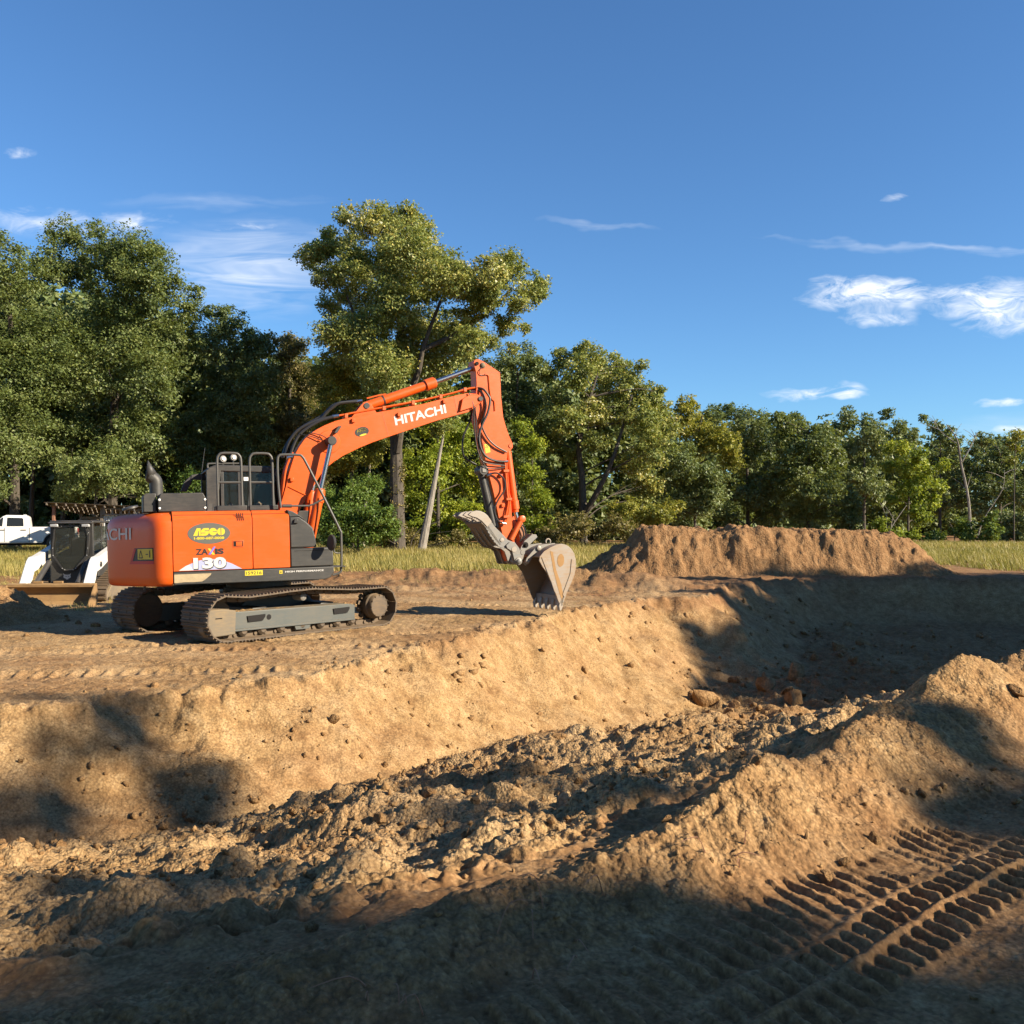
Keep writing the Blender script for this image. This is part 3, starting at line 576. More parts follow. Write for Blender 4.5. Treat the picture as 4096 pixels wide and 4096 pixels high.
for side in (-1, 1):
    yc = side * 1.075
    ft = G(); ft.prism([(-1.40, .16), (1.12, .135), (1.12, .40), (.95, .425), (-1.40, .44)], yc - .17, yc + .245 * (1 if side > 0 else -1) * -1 if False else yc + .17)
    fr = un('track_frame', ft, 'frame_grey', .012)
    fo = side * 1.25
    part('frame_rail', G().box(-1.38, 1.10, fo - .02, fo + .02, .135, .165), 'frame_grey', fr, bevel=.004)
    for x0, x1 in ((-1.12, -.78), (.62, .98)):
        part('frame_step', G().prism([(x0, .36), (x1, .37), (x1, .335), (x1 - .05, .27), (x0 + .02, .265)], side * 1.246, side * 1.266), 'hole', fr)
    part('frame_hole', G().cyl((-.70, side * 1.24, .315), (-.70, side * 1.2475, .315), .045), 'hole', fr)
    part('frame_boss', G().cyl((0, side * .9, .3), (0, side * 1.1, .3), .11), 'frame_grey', fr)
    gd = G().prism([(-1.93, .17), (-1.84, .075), (-1.36, .095), (-1.35, .47), (-1.60, .50), (-1.93, .495)], side * 1.16, side * 1.30)
    g1 = un('idler_guard', gd, 'guard_mud', .015); part('guard_slot', G().box(-1.72, -1.60, side * 1.302 - .001, side * 1.302 + .001, .355, .372), 'hole', g1)
    un('idler', G().lathe((-1.585, side * 1.0, .36), (0, 1, 0), [(-.10, .12), (-.10, .27), (-.05, .30), (-.03, .32), (.03, .32), (.05, .30), (.10, .27), (.10, .12)], 28), 'track_steel')
    sp = un('sprocket', G().lathe((1.60, side * 1.22, .35), (0, side, 0), [(-.25, .20), (-.05, .20), (-.05, .235), (.02, .235), (.045, .21), (.12, .205), (.14, .19), (.145, .05)], 32), 'track_steel', .006)
    for k in range(12):
        a = k * math.pi / 6; part('bolt', G().cyl((1.60 + .19 * math.cos(a), side * 1.34, .35 + .19 * math.sin(a)), (1.60 + .19 * math.cos(a), side * 1.372, .35 + .19 * math.sin(a)), .014, n=6), 'track_steel', sp)
    for k in range(13):
        a = k * 6.2832 / 13; part('sprocket_tooth', G().box(.20, .285, -.03, .03, -.035, .035), 'track_steel', sp, Matrix.Translation((1.60, side * 1.075, .35)) @ Matrix.Rotation(a, 4, 'Y'))
    for rx in (-1.16, -.80, -.43, -.02, .40, .745, 1.08):
        un('track_roller', G().lathe((rx, side * 1.075, .125), (0, 1, 0), [(-.17, .045), (-.13, .085), (-.09, .085), (-.06, .065), (.06, .065), (.09, .085), (.13, .085), (.17, .045)], 14), 'track_steel')
    un('chain_guide', G().prism([(-.16, .06), (.12, .06), (.15, .14), (.10, .17), (-.14, .17), (-.19, .14)], side * 1.20, side * 1.245), 'frame_grey', .006)
    un('carrier_roller', G().lathe((.05, side * 1.075, .595), (0, 1, 0), [(-.12, .03), (-.10, .065), (.10, .065), (.13, .06), (.15, .03)], 14), 'coupler_steel')
    tr = link(bpy.data.objects.new('track', None)); tr.parent = exc; tr.matrix_local = MU
    for k in range(NS):
        s = k * pitch; p = at(s); d = (at(s + .03) - at(s - .03)).normalized()
        # travelling order leaves the ground at the rear, goes over the top, comes down at the front
        ang = math.atan2(d.z, d.x); M = Matrix.Translation((p.x, yc, p.z)) @ Matrix.Rotation(-ang, 4, 'Y')
        part('track_shoe', shoe_me, 'track_steel', tr, M); part('chain_link', link_me, 'track_steel', tr, M)
    # soil caked on the side frame
    rs = np.random.default_rng(11 + side); u, v = np.meshgrid(np.linspace(-1.36, 1.0, 70), np.linspace(-.16, .16, 12)); zz = .435 - (u + 1.36) * .016 + .030 * np.abs(fbm(u * 4 + side * 9, v * 4, .5, 3, 700)) * np.cos(v / .17 * 1.4) + .004
    i, j = np.meshgrid(np.arange(11), np.arange(69), indexing='ij'); F = np.stack([i * 70 + j, i * 70 + j + 1, (i + 1) * 70 + j + 1, (i + 1) * 70 + j], -1).reshape(-1, 4)
    un('caked_soil', np_mesh('caked_soil', np.c_[u.ravel(), yc + v.ravel(), zz.ravel()], F, 'soil', {'tone': np.full(u.size, .1), 'dry': np.full(u.size, .6), 'rough': np.full(u.size, .6)}, True), 'soil')
cf = G(); cf.prism([(-.95, .30), (.95, .30), (.62, .58), (-.62, .58)], -.55, .55).box(.55, .85, -1.0, 1.0, .26, .46).box(-.85, -.55, -1.0, 1.0, .26, .46)
un('car_body', cf, 'black_paint', .02)
un('turntable', G().lathe((0, 0, .56), (0, 0, 1), [(0, .56), (.04, .60), (.16, .60), (.17, .55), (.29, .55)], 40), 'black_paint')

# --- upper structure
YS = -1.24
up('deck_frame', G().box(-1.6, 1.02, -1.19, 1.19, .88, 1.10), 'black_paint')
up('engine_bay', G().box(-1.47, .33, -1.19, 1.15, 1.07, 1.97), 'hole')
# counterweight, lofted
OUT = [(-1.497, -1.24), (-1.62, -1.235), (-1.72, -1.19), (-1.80, -1.11), (-1.87, -1.01), (-2.0, -.80), (-2.16, -.54), (-2.31, -.28), (-2.39, -.10), (-2.415, 0)]
OUT = [tuple(p)[:2] for p in smooth_path([(a, b, 0) for a, b in OUT], 3)]
OUTL = OUT + [(a, -b) for a, b in OUT[-2::-1]]
def cw_ring(ins):
    r = []
    for a, b in OUTL: r.append((-1.497 + (a + 1.497) * (1 - ins / .92), b * (1 - ins / 1.24)))
    return r
prof = [(.842, .16), (.846, .09), (.862, .035), (.90, .008), (1.0, 0), (1.25, -.004), (1.55, -.006), (1.75, 0), (1.86, .012), (1.93, .05), (1.98, .11), (2.01, .20), (2.022, .36)]
gc = G(); n = len(OUTL); Vc = [(a, b, z) for z, ins in prof for a, b in cw_ring(ins)]
Fc = [(i * n + k, i * n + k + 1, (i + 1) * n + k + 1, (i + 1) * n + k) for i in range(len(prof) - 1) for k in range(n - 1)]
Fc += [tuple(range(n)), tuple((len(prof) - 1) * n + k for k in range(n))] + [(i * n, (i + 1) * n, (i + 1) * n + n - 1, i * n + n - 1) for i in range(len(prof) - 1)]
gc.add(Vc, Fc); cw = up('counterweight', gc, 'orange', angle=50)
# arc length along the counterweight from the rear centre towards the right side
ARC = [(0.0, OUT[-1])]
for a, b in zip(OUT[::-1], OUT[-2::-1]): ARC.append((ARC[-1][0] + math.hypot(a[0] - b[0], a[1] - b[1]), b))
def cw_pt(s, z, off=.005):
    sg = 1 if s >= 0 else -1; s = abs(s)
    for (s0, p0), (s1, p1) in zip(ARC, ARC[1:]):
        if s <= s1: break
    t = (s - s0) / max(1e-6, s1 - s0); x, y = p0[0] + (p1[0] - p0[0]) * t, p0[1] + (p1[1] - p0[1]) * t
    L = math.hypot(p1[0] - p0[0], p1[1] - p0[1]); nx, ny = -(p0[1] - p1[1]) / L, -(p1[0] - p0[0]) / L
    if nx * (x + 1) + ny * y < 0: nx, ny = -nx, -ny
    return (x + nx * off, (y + ny * off) * sg, z)
lettering('HITACHI', lambda u, v: cw_pt(-.74 + 1.52 * u, 1.60 + .19 * v, .012), 'white_decal', cw, .012)
def patch(fn, mat, parent, name, nu=10, nv=3):
    g = G(); V = [fn(i / nu, j / nv) for j in range(nv + 1) for i in range(nu + 1)]
    g.add(V, [(j * (nu + 1) + i, j * (nu + 1) + i + 1, (j + 1) * (nu + 1) + i + 1, (j + 1) * (nu + 1) + i) for j in range(nv) for i in range(nu)])
    return part(name, g, mat, parent)
S0, S1 = .72, 1.33
patch(lambda u, v: cw_pt(S0 + .13 * v + (S1 - S0 - .13 * v) * u, 1.205 + .255 * v, .006), 'black_decal', cw, 'warning_plate')
patch(lambda u, v: cw_pt(S0 + .03 * v + (S1 - S0 - .03 * v) * u, 1.205 + .05 * v, .010), 'red_decal', cw, 'decal_stripe')
patch(lambda u, v: cw_pt(S0 + .03 + .10 * v + .055 * u, 1.26 + .19 * v, .010), 'red_decal', cw, 'decal_stripe')
patch(lambda u, v: cw_pt(S0 + .225 + .365 * u, 1.28 + .165 * v, .012), 'yellow_decal', cw, 'warning_label')
def tri_ring(fn, parent, mat='black_decal'):
    for a, b in (((0, 0), (1, 0)), ((1, 0), (.5, 1)), ((.5, 1), (0, 0))):
        dx, dy = b[0] - a[0], b[1] - a[1]; L = math.hypot(dx, dy); nx, ny = -dy / L * .07, dx / L * .07
        g = G().add([fn(a[0] - nx, a[1] - ny), fn(b[0] - nx, b[1] - ny), fn(b[0] + nx, b[1] + ny), fn(a[0] + nx, a[1] + ny)], [(0, 1, 2, 3)]); part('warning_mark', g, mat, parent)
tri_ring(lambda u, v: cw_pt(S0 + .26 + .10 * u, 1.305 + .115 * v, .016), cw)
patch(lambda u, v: cw_pt(S0 + .525 + .02 * u, 1.31 + .11 * v, .016), 'black_decal', cw, 'warning_mark', 2, 2)
patch(lambda u, v: cw_pt(S0 + .44 + .06 * u, 1.352 + .014 * v, .016), 'black_decal', cw, 'warning_mark', 2, 2)
for xx, s in ((-1.9, .5), (-1.7, .2), (-1.62, .35)):
    up('lower_bolt', G().cyl((xx, -.9, .80), (xx, -.9, .85), .02, n=6), 'black_paint')

def side_shell(x0, x1, mat, name):
    P = [(YS, 1.075), (YS, 1.905), (YS + .02, 1.932), (YS + .10, 2.012), (YS + .14, 2.028), (-.35, 2.028), (-.35, 2.0), (YS + .15, 2.0), (YS + .05, 1.92), (YS + .03, 1.075)]
    g = G().prism(P, x0, x1, 'x'); return up(name, g, mat, .006)
door = side_shell(-1.487, -.268, 'orange', 'side_door'); door2 = side_shell(-.258, .336, 'orange', 'side_door')
up('rear_hood', G().prism([(-.36, 2.024), (1.14, 2.024), (1.22, 1.93), (1.22, 1.1), (-.36, 1.1)], -1.49, -.95, 'x'), 'orange', .01)
up('left_hood', G().prism([(-.36, 2.018), (.2, 2.018), (.2, 1.1), (-.36, 1.1)], -.95, .33, 'x'), 'orange', .01)
# door furniture: vents, handle
for k in range(4):
    x = -.512 + k * .031; part('vent_slot', G().prism([(x, 1.985), (x + .013, 1.985), (x + .030, 1.862), (x + .014, 1.862)], YS - .0035, YS + .001), 'hole', door)
hd = part('door_handle', G().box(-.575, -.405, YS - .006, YS + .01, 1.428, 1.545), 'orange_worn', door, bevel=.004)
part('handle_recess', G().box(-.562, -.415, YS - .0085, YS - .004, 1.445, 1.53), 'hole', door); part('latch', G().box(-.525, -.43, YS - .014, YS - .008, 1.452, 1.522), 'orange', door, bevel=.004)
YL = YS - .0035
def flat(pts, mat, parent, name, y=YL): return part(name, G().add([(a, y, b) for a, b in pts], [tuple(range(len(pts)))]), mat, parent)
flat([(-.937 + .327 * math.cos(a), 1.667 + .168 * math.sin(a)) for a in np.linspace(0, 6.2832, 48)[:-1]], 'grey_decal', door, 'oval_badge')
YT = YL - .0025
# blocky advertising letters: A S C O
def letters_blocky(x0, x1, z0, z1, parent, y):
    w = (x1 - x0); h = z1 - z0; X = lambda t: x0 + w * t; Z = lambda t: z0 + h * t
    flat([(X(0), Z(0)), (X(.115), Z(1)), (X(.235), Z(1)), (X(.235), Z(0)), (X(.178), Z(0)), (X(.178), Z(.62)), (X(.160), Z(.62)), (X(.135), Z(0))], 'yellow_decal', parent, 'lettering', y)
    cy, rz = Z(.5), h * .5; rx = w * .125; d = .0012
    disc = lambda c: [(c + rx * math.cos(t), cy + rz * math.sin(t)) for t in np.linspace(0, 6.2832, 28)[:-1]]
    cut = lambda pts: flat(pts, 'grey_decal', parent, 'letter_gap', y - d)
    cS, cC, cO = X(.370), X(.622), X(.872)
    for c in (cS, cC, cO): flat(disc(c), 'yellow_decal', parent, 'lettering', y)
    flat([(cS, Z(.60)), (cS + rx, Z(.60)), (cS + rx, Z(1)), (cS, Z(1))], 'yellow_decal', parent, 'lettering', y - .0004); flat([(cS - rx, Z(0)), (cS, Z(0)), (cS, Z(.40)), (cS - rx, Z(.40))], 'yellow_decal', parent, 'lettering', y - .0004)
    cut([(cS - rx * .1, Z(.60)), (cS + rx * 1.02, Z(.60)), (cS + rx * 1.02, Z(.69)), (cS - rx * .1, Z(.69))]); cut([(cS - rx * 1.02, Z(.31)), (cS + rx * .1, Z(.31)), (cS + rx * .1, Z(.40)), (cS - rx * 1.02, Z(.40))])
    cut([(cC - rx * .1, Z(.46)), (cC + rx * 1.02, Z(.46)), (cC + rx * 1.02, Z(.55)), (cC - rx * .1, Z(.55))])
    cut([(cO - .006, Z(-.01)), (cO + .006, Z(-.01)), (cO + .006, Z(1.01)), (cO - .006, Z(1.01))])
letters_blocky(-1.18, -.69, 1.632, 1.752, door, YT)
lettering('1-800-687-0008', lambda u, v: (-1.168 + .462 * u, YT, 1.571 + .042 * v), 'pale_strip' if False else 'yellow_decal', door, .03)
lettering('ZA', lambda u, v: (-1.145 + .185 * u, YT, 1.330 + .094 * v), 'black_decal', door, .03); lettering('IS', lambda u, v: (-.85 + .135 * u, YT, 1.330 + .094 * v), 'black_decal', door, .045)
flat([(-.965, 1.425), (-.925, 1.425), (-.852, 1.325), (-.897, 1.325)], 'gold_decal', door, 'lettering', YT); flat([(-.955, 1.328), (-.918, 1.328), (-.842, 1.452), (-.872, 1.452)], 'blue_decal', door, 'lettering', YT - .002)
flat([(-1.408, 1.088), (-1.30, 1.16), (-1.12, 1.235), (-.95, 1.262), (-.76, 1.238), (-.60, 1.175), (-.436, 1.082)], 'lilac_decal', door, 'decal_arc')
flat([(-1.408, 1.088), (-1.33, 1.14), (-1.25, 1.18), (-1.20, 1.10), (-1.20, 1.086)], 'white_decal', door, 'decal_arc', YL - .001)
lettering('130', lambda u, v: (-1.180 + .505 * u, YT - .001, 1.090 + .185 * v), 'black_decal', door, .045, 1.0); lettering('130', lambda u, v: (-1.188 + .505 * u, YT - .004, 1.106 + .178 * v), 'white_decal', door, .045, 1.0)
# skirt
sk = up('side_skirt', G().prism([(-1.487, .865), (.90, .85), (.99, .875), (1.06, .955), (1.065, 1.062), (-1.487, 1.066)], YS - .004, YS + .12), 'black_plastic', .012)
flat([(-.395, .966), (-.113, .966), (-.113, 1.048), (-.395, 1.048)], 'yellow_decal', sk, 'number_plate', YS - .0075); lettering('159216', lambda u, v: (-.378 + .248 * u, YS - .0095, .982 + .05 * v), 'black_decal', sk, .005)
flat([(.155, .975), (.205, .975), (.205, 1.03), (.155, 1.03)], 'yellow_decal', sk, 'warning_label', YS - .0075); flat([(.17, .99), (.19, .99), (.19, 1.012), (.17, 1.012)], 'black_decal', sk, 'warning_mark', YS - .0095)
lettering('HIGH PERFORMANCE', lambda u, v: (.248 + .64 * u, YS - .0075, .990 + .028 * v), 'white_decal', sk, .03)
flat([(-1.478, 1.03), (-.915, 1.03), (-.93, 1.0), (-1.01, .935), (-1.06, .905), (-1.2, .90), (-1.32, .905), (-1.45, .895), (-1.478, .90)], 'pale_strip', sk, 'worn_strip', YS - .0075)
# black front fender boxes
ft = up('front_cover', G().prism([(.345, 1.392), (.345, 1.91), (.50, 1.908), (.614, 1.828), (.727, 1.72), (.765, 1.56), (.784, 1.395)], YS, -.62), 'black_plastic', .02)
up('front_cover', G().prism([(.345, 1.908), (.31, 2.026), (.40, 2.0), (.52, 1.93), (.60, 1.85), (.50, 1.915)], YS + .03, -.62), 'black_plastic', .01)
part('side_light', G().prism([(.40, 1.80), (.48, 1.80), (.48, 1.87), (.42, 1.87)], YS - .04, YS + .01), 'black_paint', ft, bevel=.008)
fl = up('front_box', G().box(.345, 1.06, YS, -.62, 1.075, 1.384), 'black_plastic', .018)
part('box_groove', G().box(.41, 1.05, YS - .0025, YS + .01, 1.338, 1.344), 'hole', fl); part('step_plate', G().box(.98, 1.27, YS + .02, -.65, 1.045, 1.062), 'black_paint', fl)
up('left_front_box', G().box(.345, 1.1, .42, 1.22, 1.07, 1.14), 'black_plastic', .01)
# engine top box, exhaust stack
ab = up('air_box', G().prism([(-1.675, 2.03), (-1.675, 2.235), (-1.63, 2.325), (-.99, 2.33), (-.945, 2.24), (-.945, 2.03)], -1.0, -.38), 'black_paint', .01)
for bx in (-1.655, -.962):
    for bz in (2.22, 2.085): part('bolt_head', G().lathe((bx, -1.0, bz), (0, -1, 0), [(0, .02), (.012, .018), (.018, .006)], 10), 'lamp_white', ab)
up('air_box_end', G().prism([(-1.89, 2.03), (-1.89, 2.30), (-1.84, 2.33), (-1.70, 2.33), (-1.70, 2.03)], -.92, -.36), 'black_plastic', .012)
ex = G().tube([(-1.675, -.62, 2.30), (-1.675, -.62, 2.50)], .105, 20).tube(smooth_path([(-1.675, -.62, 2.49), (-1.69, -.62, 2.56), (-1.77, -.62, 2.63)], 4), .103, 20, False)
xs = up('exhaust_stack', ex, 'black_plastic')
gex = G(); d = Vector((-.52, 0, .85)).normalized(); c0 = Vector((-1.735, -.62, 2.60)); a1 = Vector((0, 1, 0)); b1 = d.cross(a1)
V = []
for k in range(20):
    q = (a1 * math.cos(6.2832 * k / 20) + b1 * math.sin(6.2832 * k / 20)) * .102; V.append(c0 + q)
for k in range(20):
    q = (a1 * math.cos(6.2832 * k / 20) + b1 * math.sin(6.2832 * k / 20)) * .102; V.append(c0 + q + d * (.15 - q.dot(b1) * 1.15))
gex.add(V, [(k, (k + 1) % 20, 20 + (k + 1) % 20, 20 + k) for k in range(20)]); pp = part('stack_mouth', gex, 'black_plastic', xs); m = pp.modifiers.new('thick', 'SOLIDIFY'); m.thickness = .006
up('stack_bracket', G().prism([(-.93, 2.03), (-.86, 2.03), (-.845, 2.15), (-.90, 2.15)], -1.0, -.98), 'rail_grey')
# handrails on the hood
def rail(pts, r=.021, name='handrail', y=-1.0): return up(name, G().tube(smooth_path([(a, y, b) for a, b in pts], 6), r, 10), 'rail_grey')
for x0, x1 in ((-.758, -.378), (-.243, .126)):
    r1 = rail([(x0, 2.06), (x0, 2.3), (x0, 2.6), (x0 + .003, 2.86), (x0 + .03, 2.94), (x0 + .09, 2.972), (x1 - .09, 2.972), (x1 - .03, 2.94), (x1 - .003, 2.86), (x1, 2.6), (x1, 2.3), (x1, 2.06)])
    part('rail_bar', G().tube([(x0, -1.0, 2.495), (x1, -1.0, 2.495)], .018, 8), 'rail_grey', r1)
    for xx, s in ((x0, 1), (x1, -1)): part('rail_foot', G().prism([(xx - .045 * s, 2.03), (xx + .02 * s, 2.03), (xx + .012 * s, 2.36), (xx - .012 * s, 2.40)], -1.01, -.985), 'black_paint', r1)
    up('rail_base', G().box(x0 - .02, x1 + .075, -1.03, -.62, 2.03, 2.115), 'black_paint', .008)
r3 = rail([(.225, 2.06), (.20, 2.3), (.185, 2.6), (.19, 2.86), (.215, 2.925), (.28, 2.943), (.53, 2.943), (.60, 2.91), (.68, 2.77), (.956, 2.202), (1.2, 1.68), (1.222, 1.58), (1.212, 1.05), (1.185, .955), (1.06, .912)], .021, 'front_handrail', -1.15)
part('rail_bar', G().tube(smooth_path([(.25, -1.15, 2.093), (.62, -1.15, 2.09), (.72, -1.15, 2.10), (.945, -1.15, 2.203)], 4), .016, 8), 'rail_grey', r3); part('rail_grip', G().cyl((.25, -1.15, 2.093), (.40, -1.15, 2.09), .03, n=10), 'black_plastic', r3)
for xx, mm, rr, hh in ((-.541, 'orange', .042, .07), (-.07, 'orange', .055, .085)):
    cp = up('filler_cap', G().lathe((xx, -.82, 2.02), (0, 0, 1), [(0, rr), (hh + .01, rr), (hh + .02, rr * .7)], 16), mm); part('cap_top', G().lathe((xx, -.82, 2.03 + hh), (0, 0, 1), [(0, rr * .9), (.03, rr), (.045, rr * .6), (.07, rr * .25)], 14), 'guard_mud', cp)
mi = up('mirror', G().lathe((.995, -1.42, 1.462), (.93, .25, -.05), [(-.03, .02), (-.025, .125), (0, .138), (.012, .13)], 24), 'black_plastic'); mi.scale = (1, 1, 1)
part('mirror_glass', G().lathe((1.008, -1.417, 1.461), (.93, .25, -.05), [(0, .125), (.004, .12)], 24), 'mirror_face', mi); part('mirror_stalk', G().tube(smooth_path([(1.0, -1.40, 1.46), (1.07, -1.28, 1.49), (1.09, -1.18, 1.44), (1.10, -1.16, 1.30), (1.21, -1.15, 1.28)], 4), .011, 6), 'rail_grey', mi)
# cab
cabo = up('cab', G().prism([(-.74, 2.84), (-.62, 2.885), (.30, 2.86), (.42, 2.80), (.42, 2.74), (-.80, 2.77)], .27, 1.21), 'black_paint', .02)
def cabpart(name, g, mat, b=.006): return part(name, g, mat, cabo, bevel=b)
for y0, y1 in ((.27, .35), (1.13, 1.21)):
    cabpart('cab_pillar', G().prism([(-.80, 1.1), (-.70, 1.1), (-.55, 2.79), (-.79, 2.79)] if y0 < 1 else [(-.80, 1.1), (-.62, 1.1), (-.55, 2.79), (-.79, 2.79)], y0, y1), 'black_paint')
    cabpart('cab_pillar', G().prism([(.34, 2.80), (.42, 2.80), (.92, 1.75), (1.05, 1.1), (.97, 1.1), (.84, 1.75)], y0, y1), 'black_paint')
    cabpart('cab_sill', G().box(-.75, 1.0, y0, y1, 1.1, 1.75 if y0 > 1 else 2.05), 'black_paint')
cabpart('cab_pillar', G().box(-.555, -.50, .285, .335, 2.0, 2.80), 'black_paint'); cabpart('cab_pillar', G().box(-.26, -.20, .285, .335, 2.0, 2.80), 'black_paint')
cabpart('side_window', G().box(-.50, .50, .296, .302, 2.05, 2.77), 'cab_glass', 0); cabpart('side_window', G().box(-.50, .60, 1.17, 1.176, 1.75, 2.77), 'cab_glass', 0)
cabpart('rear_window', G().box(-.78, -.775, .38, 1.12, 1.95, 2.74), 'cab_glass', 0); cabpart('cab_rear_panel', G().box(-.80, -.76, .30, 1.2, 1.1, 1.98), 'black_paint')
cabpart('front_window', G().add([(.38, .36, 2.78), (.38, 1.12, 2.78), (.88, 1.12, 1.75), (.88, .36, 1.75)], [(0, 1, 2, 3)]), 'cab_glass', 0)
cabpart('operator_seat', G().prism([(-.55, 1.7), (-.5, 2.5), (-.38, 2.52), (-.40, 1.85), (.05, 1.8), (.05, 1.65)], .50, .98), 'seat_grey', .04)
cabpart('window_sticker', G().box(-.155, -.075, .292, .2945, 2.60, 2.665), 'lamp_white', 0)
cabpart('antenna', G().tube([(-.797, 1.0, 2.78), (-.727, 1.0, 3.25)], [.006, .003], 6), 'rail_grey', 0)
cabpart('roof_rail', G().tube(smooth_path([(-.74, .5, 2.84), (-.74, .5, 2.90), (-.68, .5, 2.92), (-.2, .5, 2.925)], 4), .016, 8), 'rail_grey', 0)
for xx in (-.48, -.30):
    lp = cabpart('work_light', G().lathe((xx, .5, 3.0 if xx < -.4 else 3.03), (.3, -.9, .1), [(-.06, .03), (-.02, .06), (.03, .065)], 14), 'black_paint'); 
    part('lamp_lens', G().lathe((xx + .012, .465, 3.003 if xx < -.4 else 3.033), (.3, -.9, .1), [(0, .036), (.01, .03)], 14), 'lamp_white', cabo); cabpart('light_bracket', G().tube([(xx, .5, 2.87), (xx, .5, 3.0)], .012, 6), 'rail_grey', 0)
cabpart('rear_guard', G().prism([(-1.15, 2.46), (-1.09, 2.63), (-.95, 2.765), (-.78, 2.79), (-.78, 2.67), (-.94, 2.672), (-1.04, 2.46)], 1.17, 1.215), 'black_plastic', .01)
md = up('rear_mirror', G().lathe((-2.02, .95, 2.17), (.25, .1, -1), [(-.02, .03), (-.015, .13), (.015, .14), (.03, .10)], 20), 'black_paint'); part('mirror_stalk', G().tube([(-1.98, .93, 2.18), (-1.9, .9, 1.98)], .012, 6), 'rail_grey', md)
up('lower_guard', G().box(-.8, 1.0, -.35, .35, .80, .9), 'black_paint')

# --- boom
BU = [(.47, 1.72), (.36, 1.86), (.385, 2.10), (.496, 2.469), (.564, 2.73), (.608, 2.867), (.66, 3.019), (.746, 3.171), (.836, 3.298), (.931, 3.398), (1.083, 3.495), (1.213, 3.566), (1.415, 3.65), (1.618, 3.705), (1.981, 3.776), (2.288, 3.846), (3.054, 4.0), (3.742, 4.19), (3.99, 4.245), (4.16, 4.235), (4.26, 4.20), (4.30, 4.14), (4.27, 4.08), (4.20, 4.02), (4.085, 3.939), (3.987, 3.877), (3.795, 3.827), (3.353, 3.70), (2.889, 3.545), (2.434, 3.39), (2.113, 3.278), (1.844, 3.168), (1.541, 3.022), (1.361, 2.908), (1.241, 2.812), (1.12, 2.675), (1.0, 2.49), (.925, 2.36), (.835, 2.23), (.745, 2.07), (.69, 1.97), (.60, 1.80)]
boom = up('boom', G().prism(BU, -.17, .17), 'orange', .006)
bl = lambda u, v, x0, z0, ax, az, bx, bz: (x0 + ax * u + bx * v, -.1735, z0 + az * u + bz * v)
lettering('HITACHI', lambda u, v: bl(u, v, 2.536, 3.587, 1.012, .262, -.030, .168), 'white_decal', boom, .03)
def ellipse_on(cx, cz, ra, rb, ang, mat, parent, y, name='oval_badge'):
    ca, sa = math.cos(ang), math.sin(ang); return flat([(cx + ra * math.cos(t) * ca - rb * math.sin(t) * sa, cz + ra * math.cos(t) * sa + rb * math.sin(t) * ca) for t in np.linspace(0, 6.2832, 32)[:-1]], mat, parent, name, y)
ellipse_on(1.894, 3.462, .135, .085, .26, 'black_decal', boom, -.1735)
lettering('ASCO', lambda u, v: bl(u, v, 1.808, 3.437, .172, .048, -.018, .066), 'yellow_decal', boom, .05); bpy.data.objects[-1] if False else None
ellipse_on(1.915, 3.405, .07, .016, .30, 'yellow_decal', boom, -.176)
part('boom_seam', G().add([(2.279, -.1728, 3.842), (2.284, -.1728, 3.842), (2.402, -.1728, 3.386), (2.396, -.1728, 3.386)], [(0, 1, 2, 3)]), 'rusty', boom)
part('boom_seam', G().add([(3.70, -.1728, 4.17), (3.745, -.1728, 4.182), (3.80, -.1728, 3.84), (3.765, -.1728, 3.832)], [(0, 1, 2, 3)]), 'orange_worn', boom)
part('boom_rib', G().tube([(.535, -.175, 2.47), (.84, -.175, 2.315)], .012, 6), 'orange', boom)
for bx, bz in ((1.735, 3.66), (2.60, 3.79), (3.50, 4.06), (.60, 2.59)):
    part('hose_bracket', G().box(bx - .03, bx + .03, -.215, -.17, bz - .035, bz + .035), 'orange', boom, bevel=.006)
part('tip_fork', G().prism([(3.80, 3.88), (3.86, 4.12), (4.0, 4.20), (4.2, 4.21), (4.285, 4.14), (4.22, 4.06), (4.08, 3.97)], -.225, -.165), 'orange', boom, bevel=.008); part('tip_fork', G().prism([(3.80, 3.88), (3.86, 4.12), (4.0, 4.20), (4.2, 4.21), (4.285, 4.14), (4.22, 4.06), (4.08, 3.97)], .165, .225), 'orange', boom, bevel=.008)
part('pivot_pin', G().cyl((4.225, -.25, 4.135), (4.225, .25, 4.135), .045), 'black_paint', boom)
part('cylinder_lug', G().prism([(1.70, 3.70), (1.92, 3.97), (2.0, 4.02), (2.10, 3.98), (2.20, 3.82), (2.15, 3.79)], -.12, -.085), 'orange', boom, bevel=.005); part('cylinder_lug', G().prism([(1.70, 3.70), (1.92, 3.97), (2.0, 4.02), (2.10, 3.98), (2.20, 3.82), (2.15, 3.79)], .085, .12), 'orange', boom, bevel=.005)
part('lug_pin', G().cyl((2.013, -.135, 3.948), (2.013, .135, 3.948), .055), 'black_paint', boom)
part('boss_ring', G().lathe((1.288, -.17, 3.267), (0, -1, 0), [(0, .21), (.012, .20), (.014, .16)], 28), 'orange', boom)
part('boom_lamp', G().prism([(1.36, 3.42), (1.44, 3.545), (1.505, 3.55), (1.42, 3.42)], -.26, -.172), 'black_paint', boom, bevel=.006)
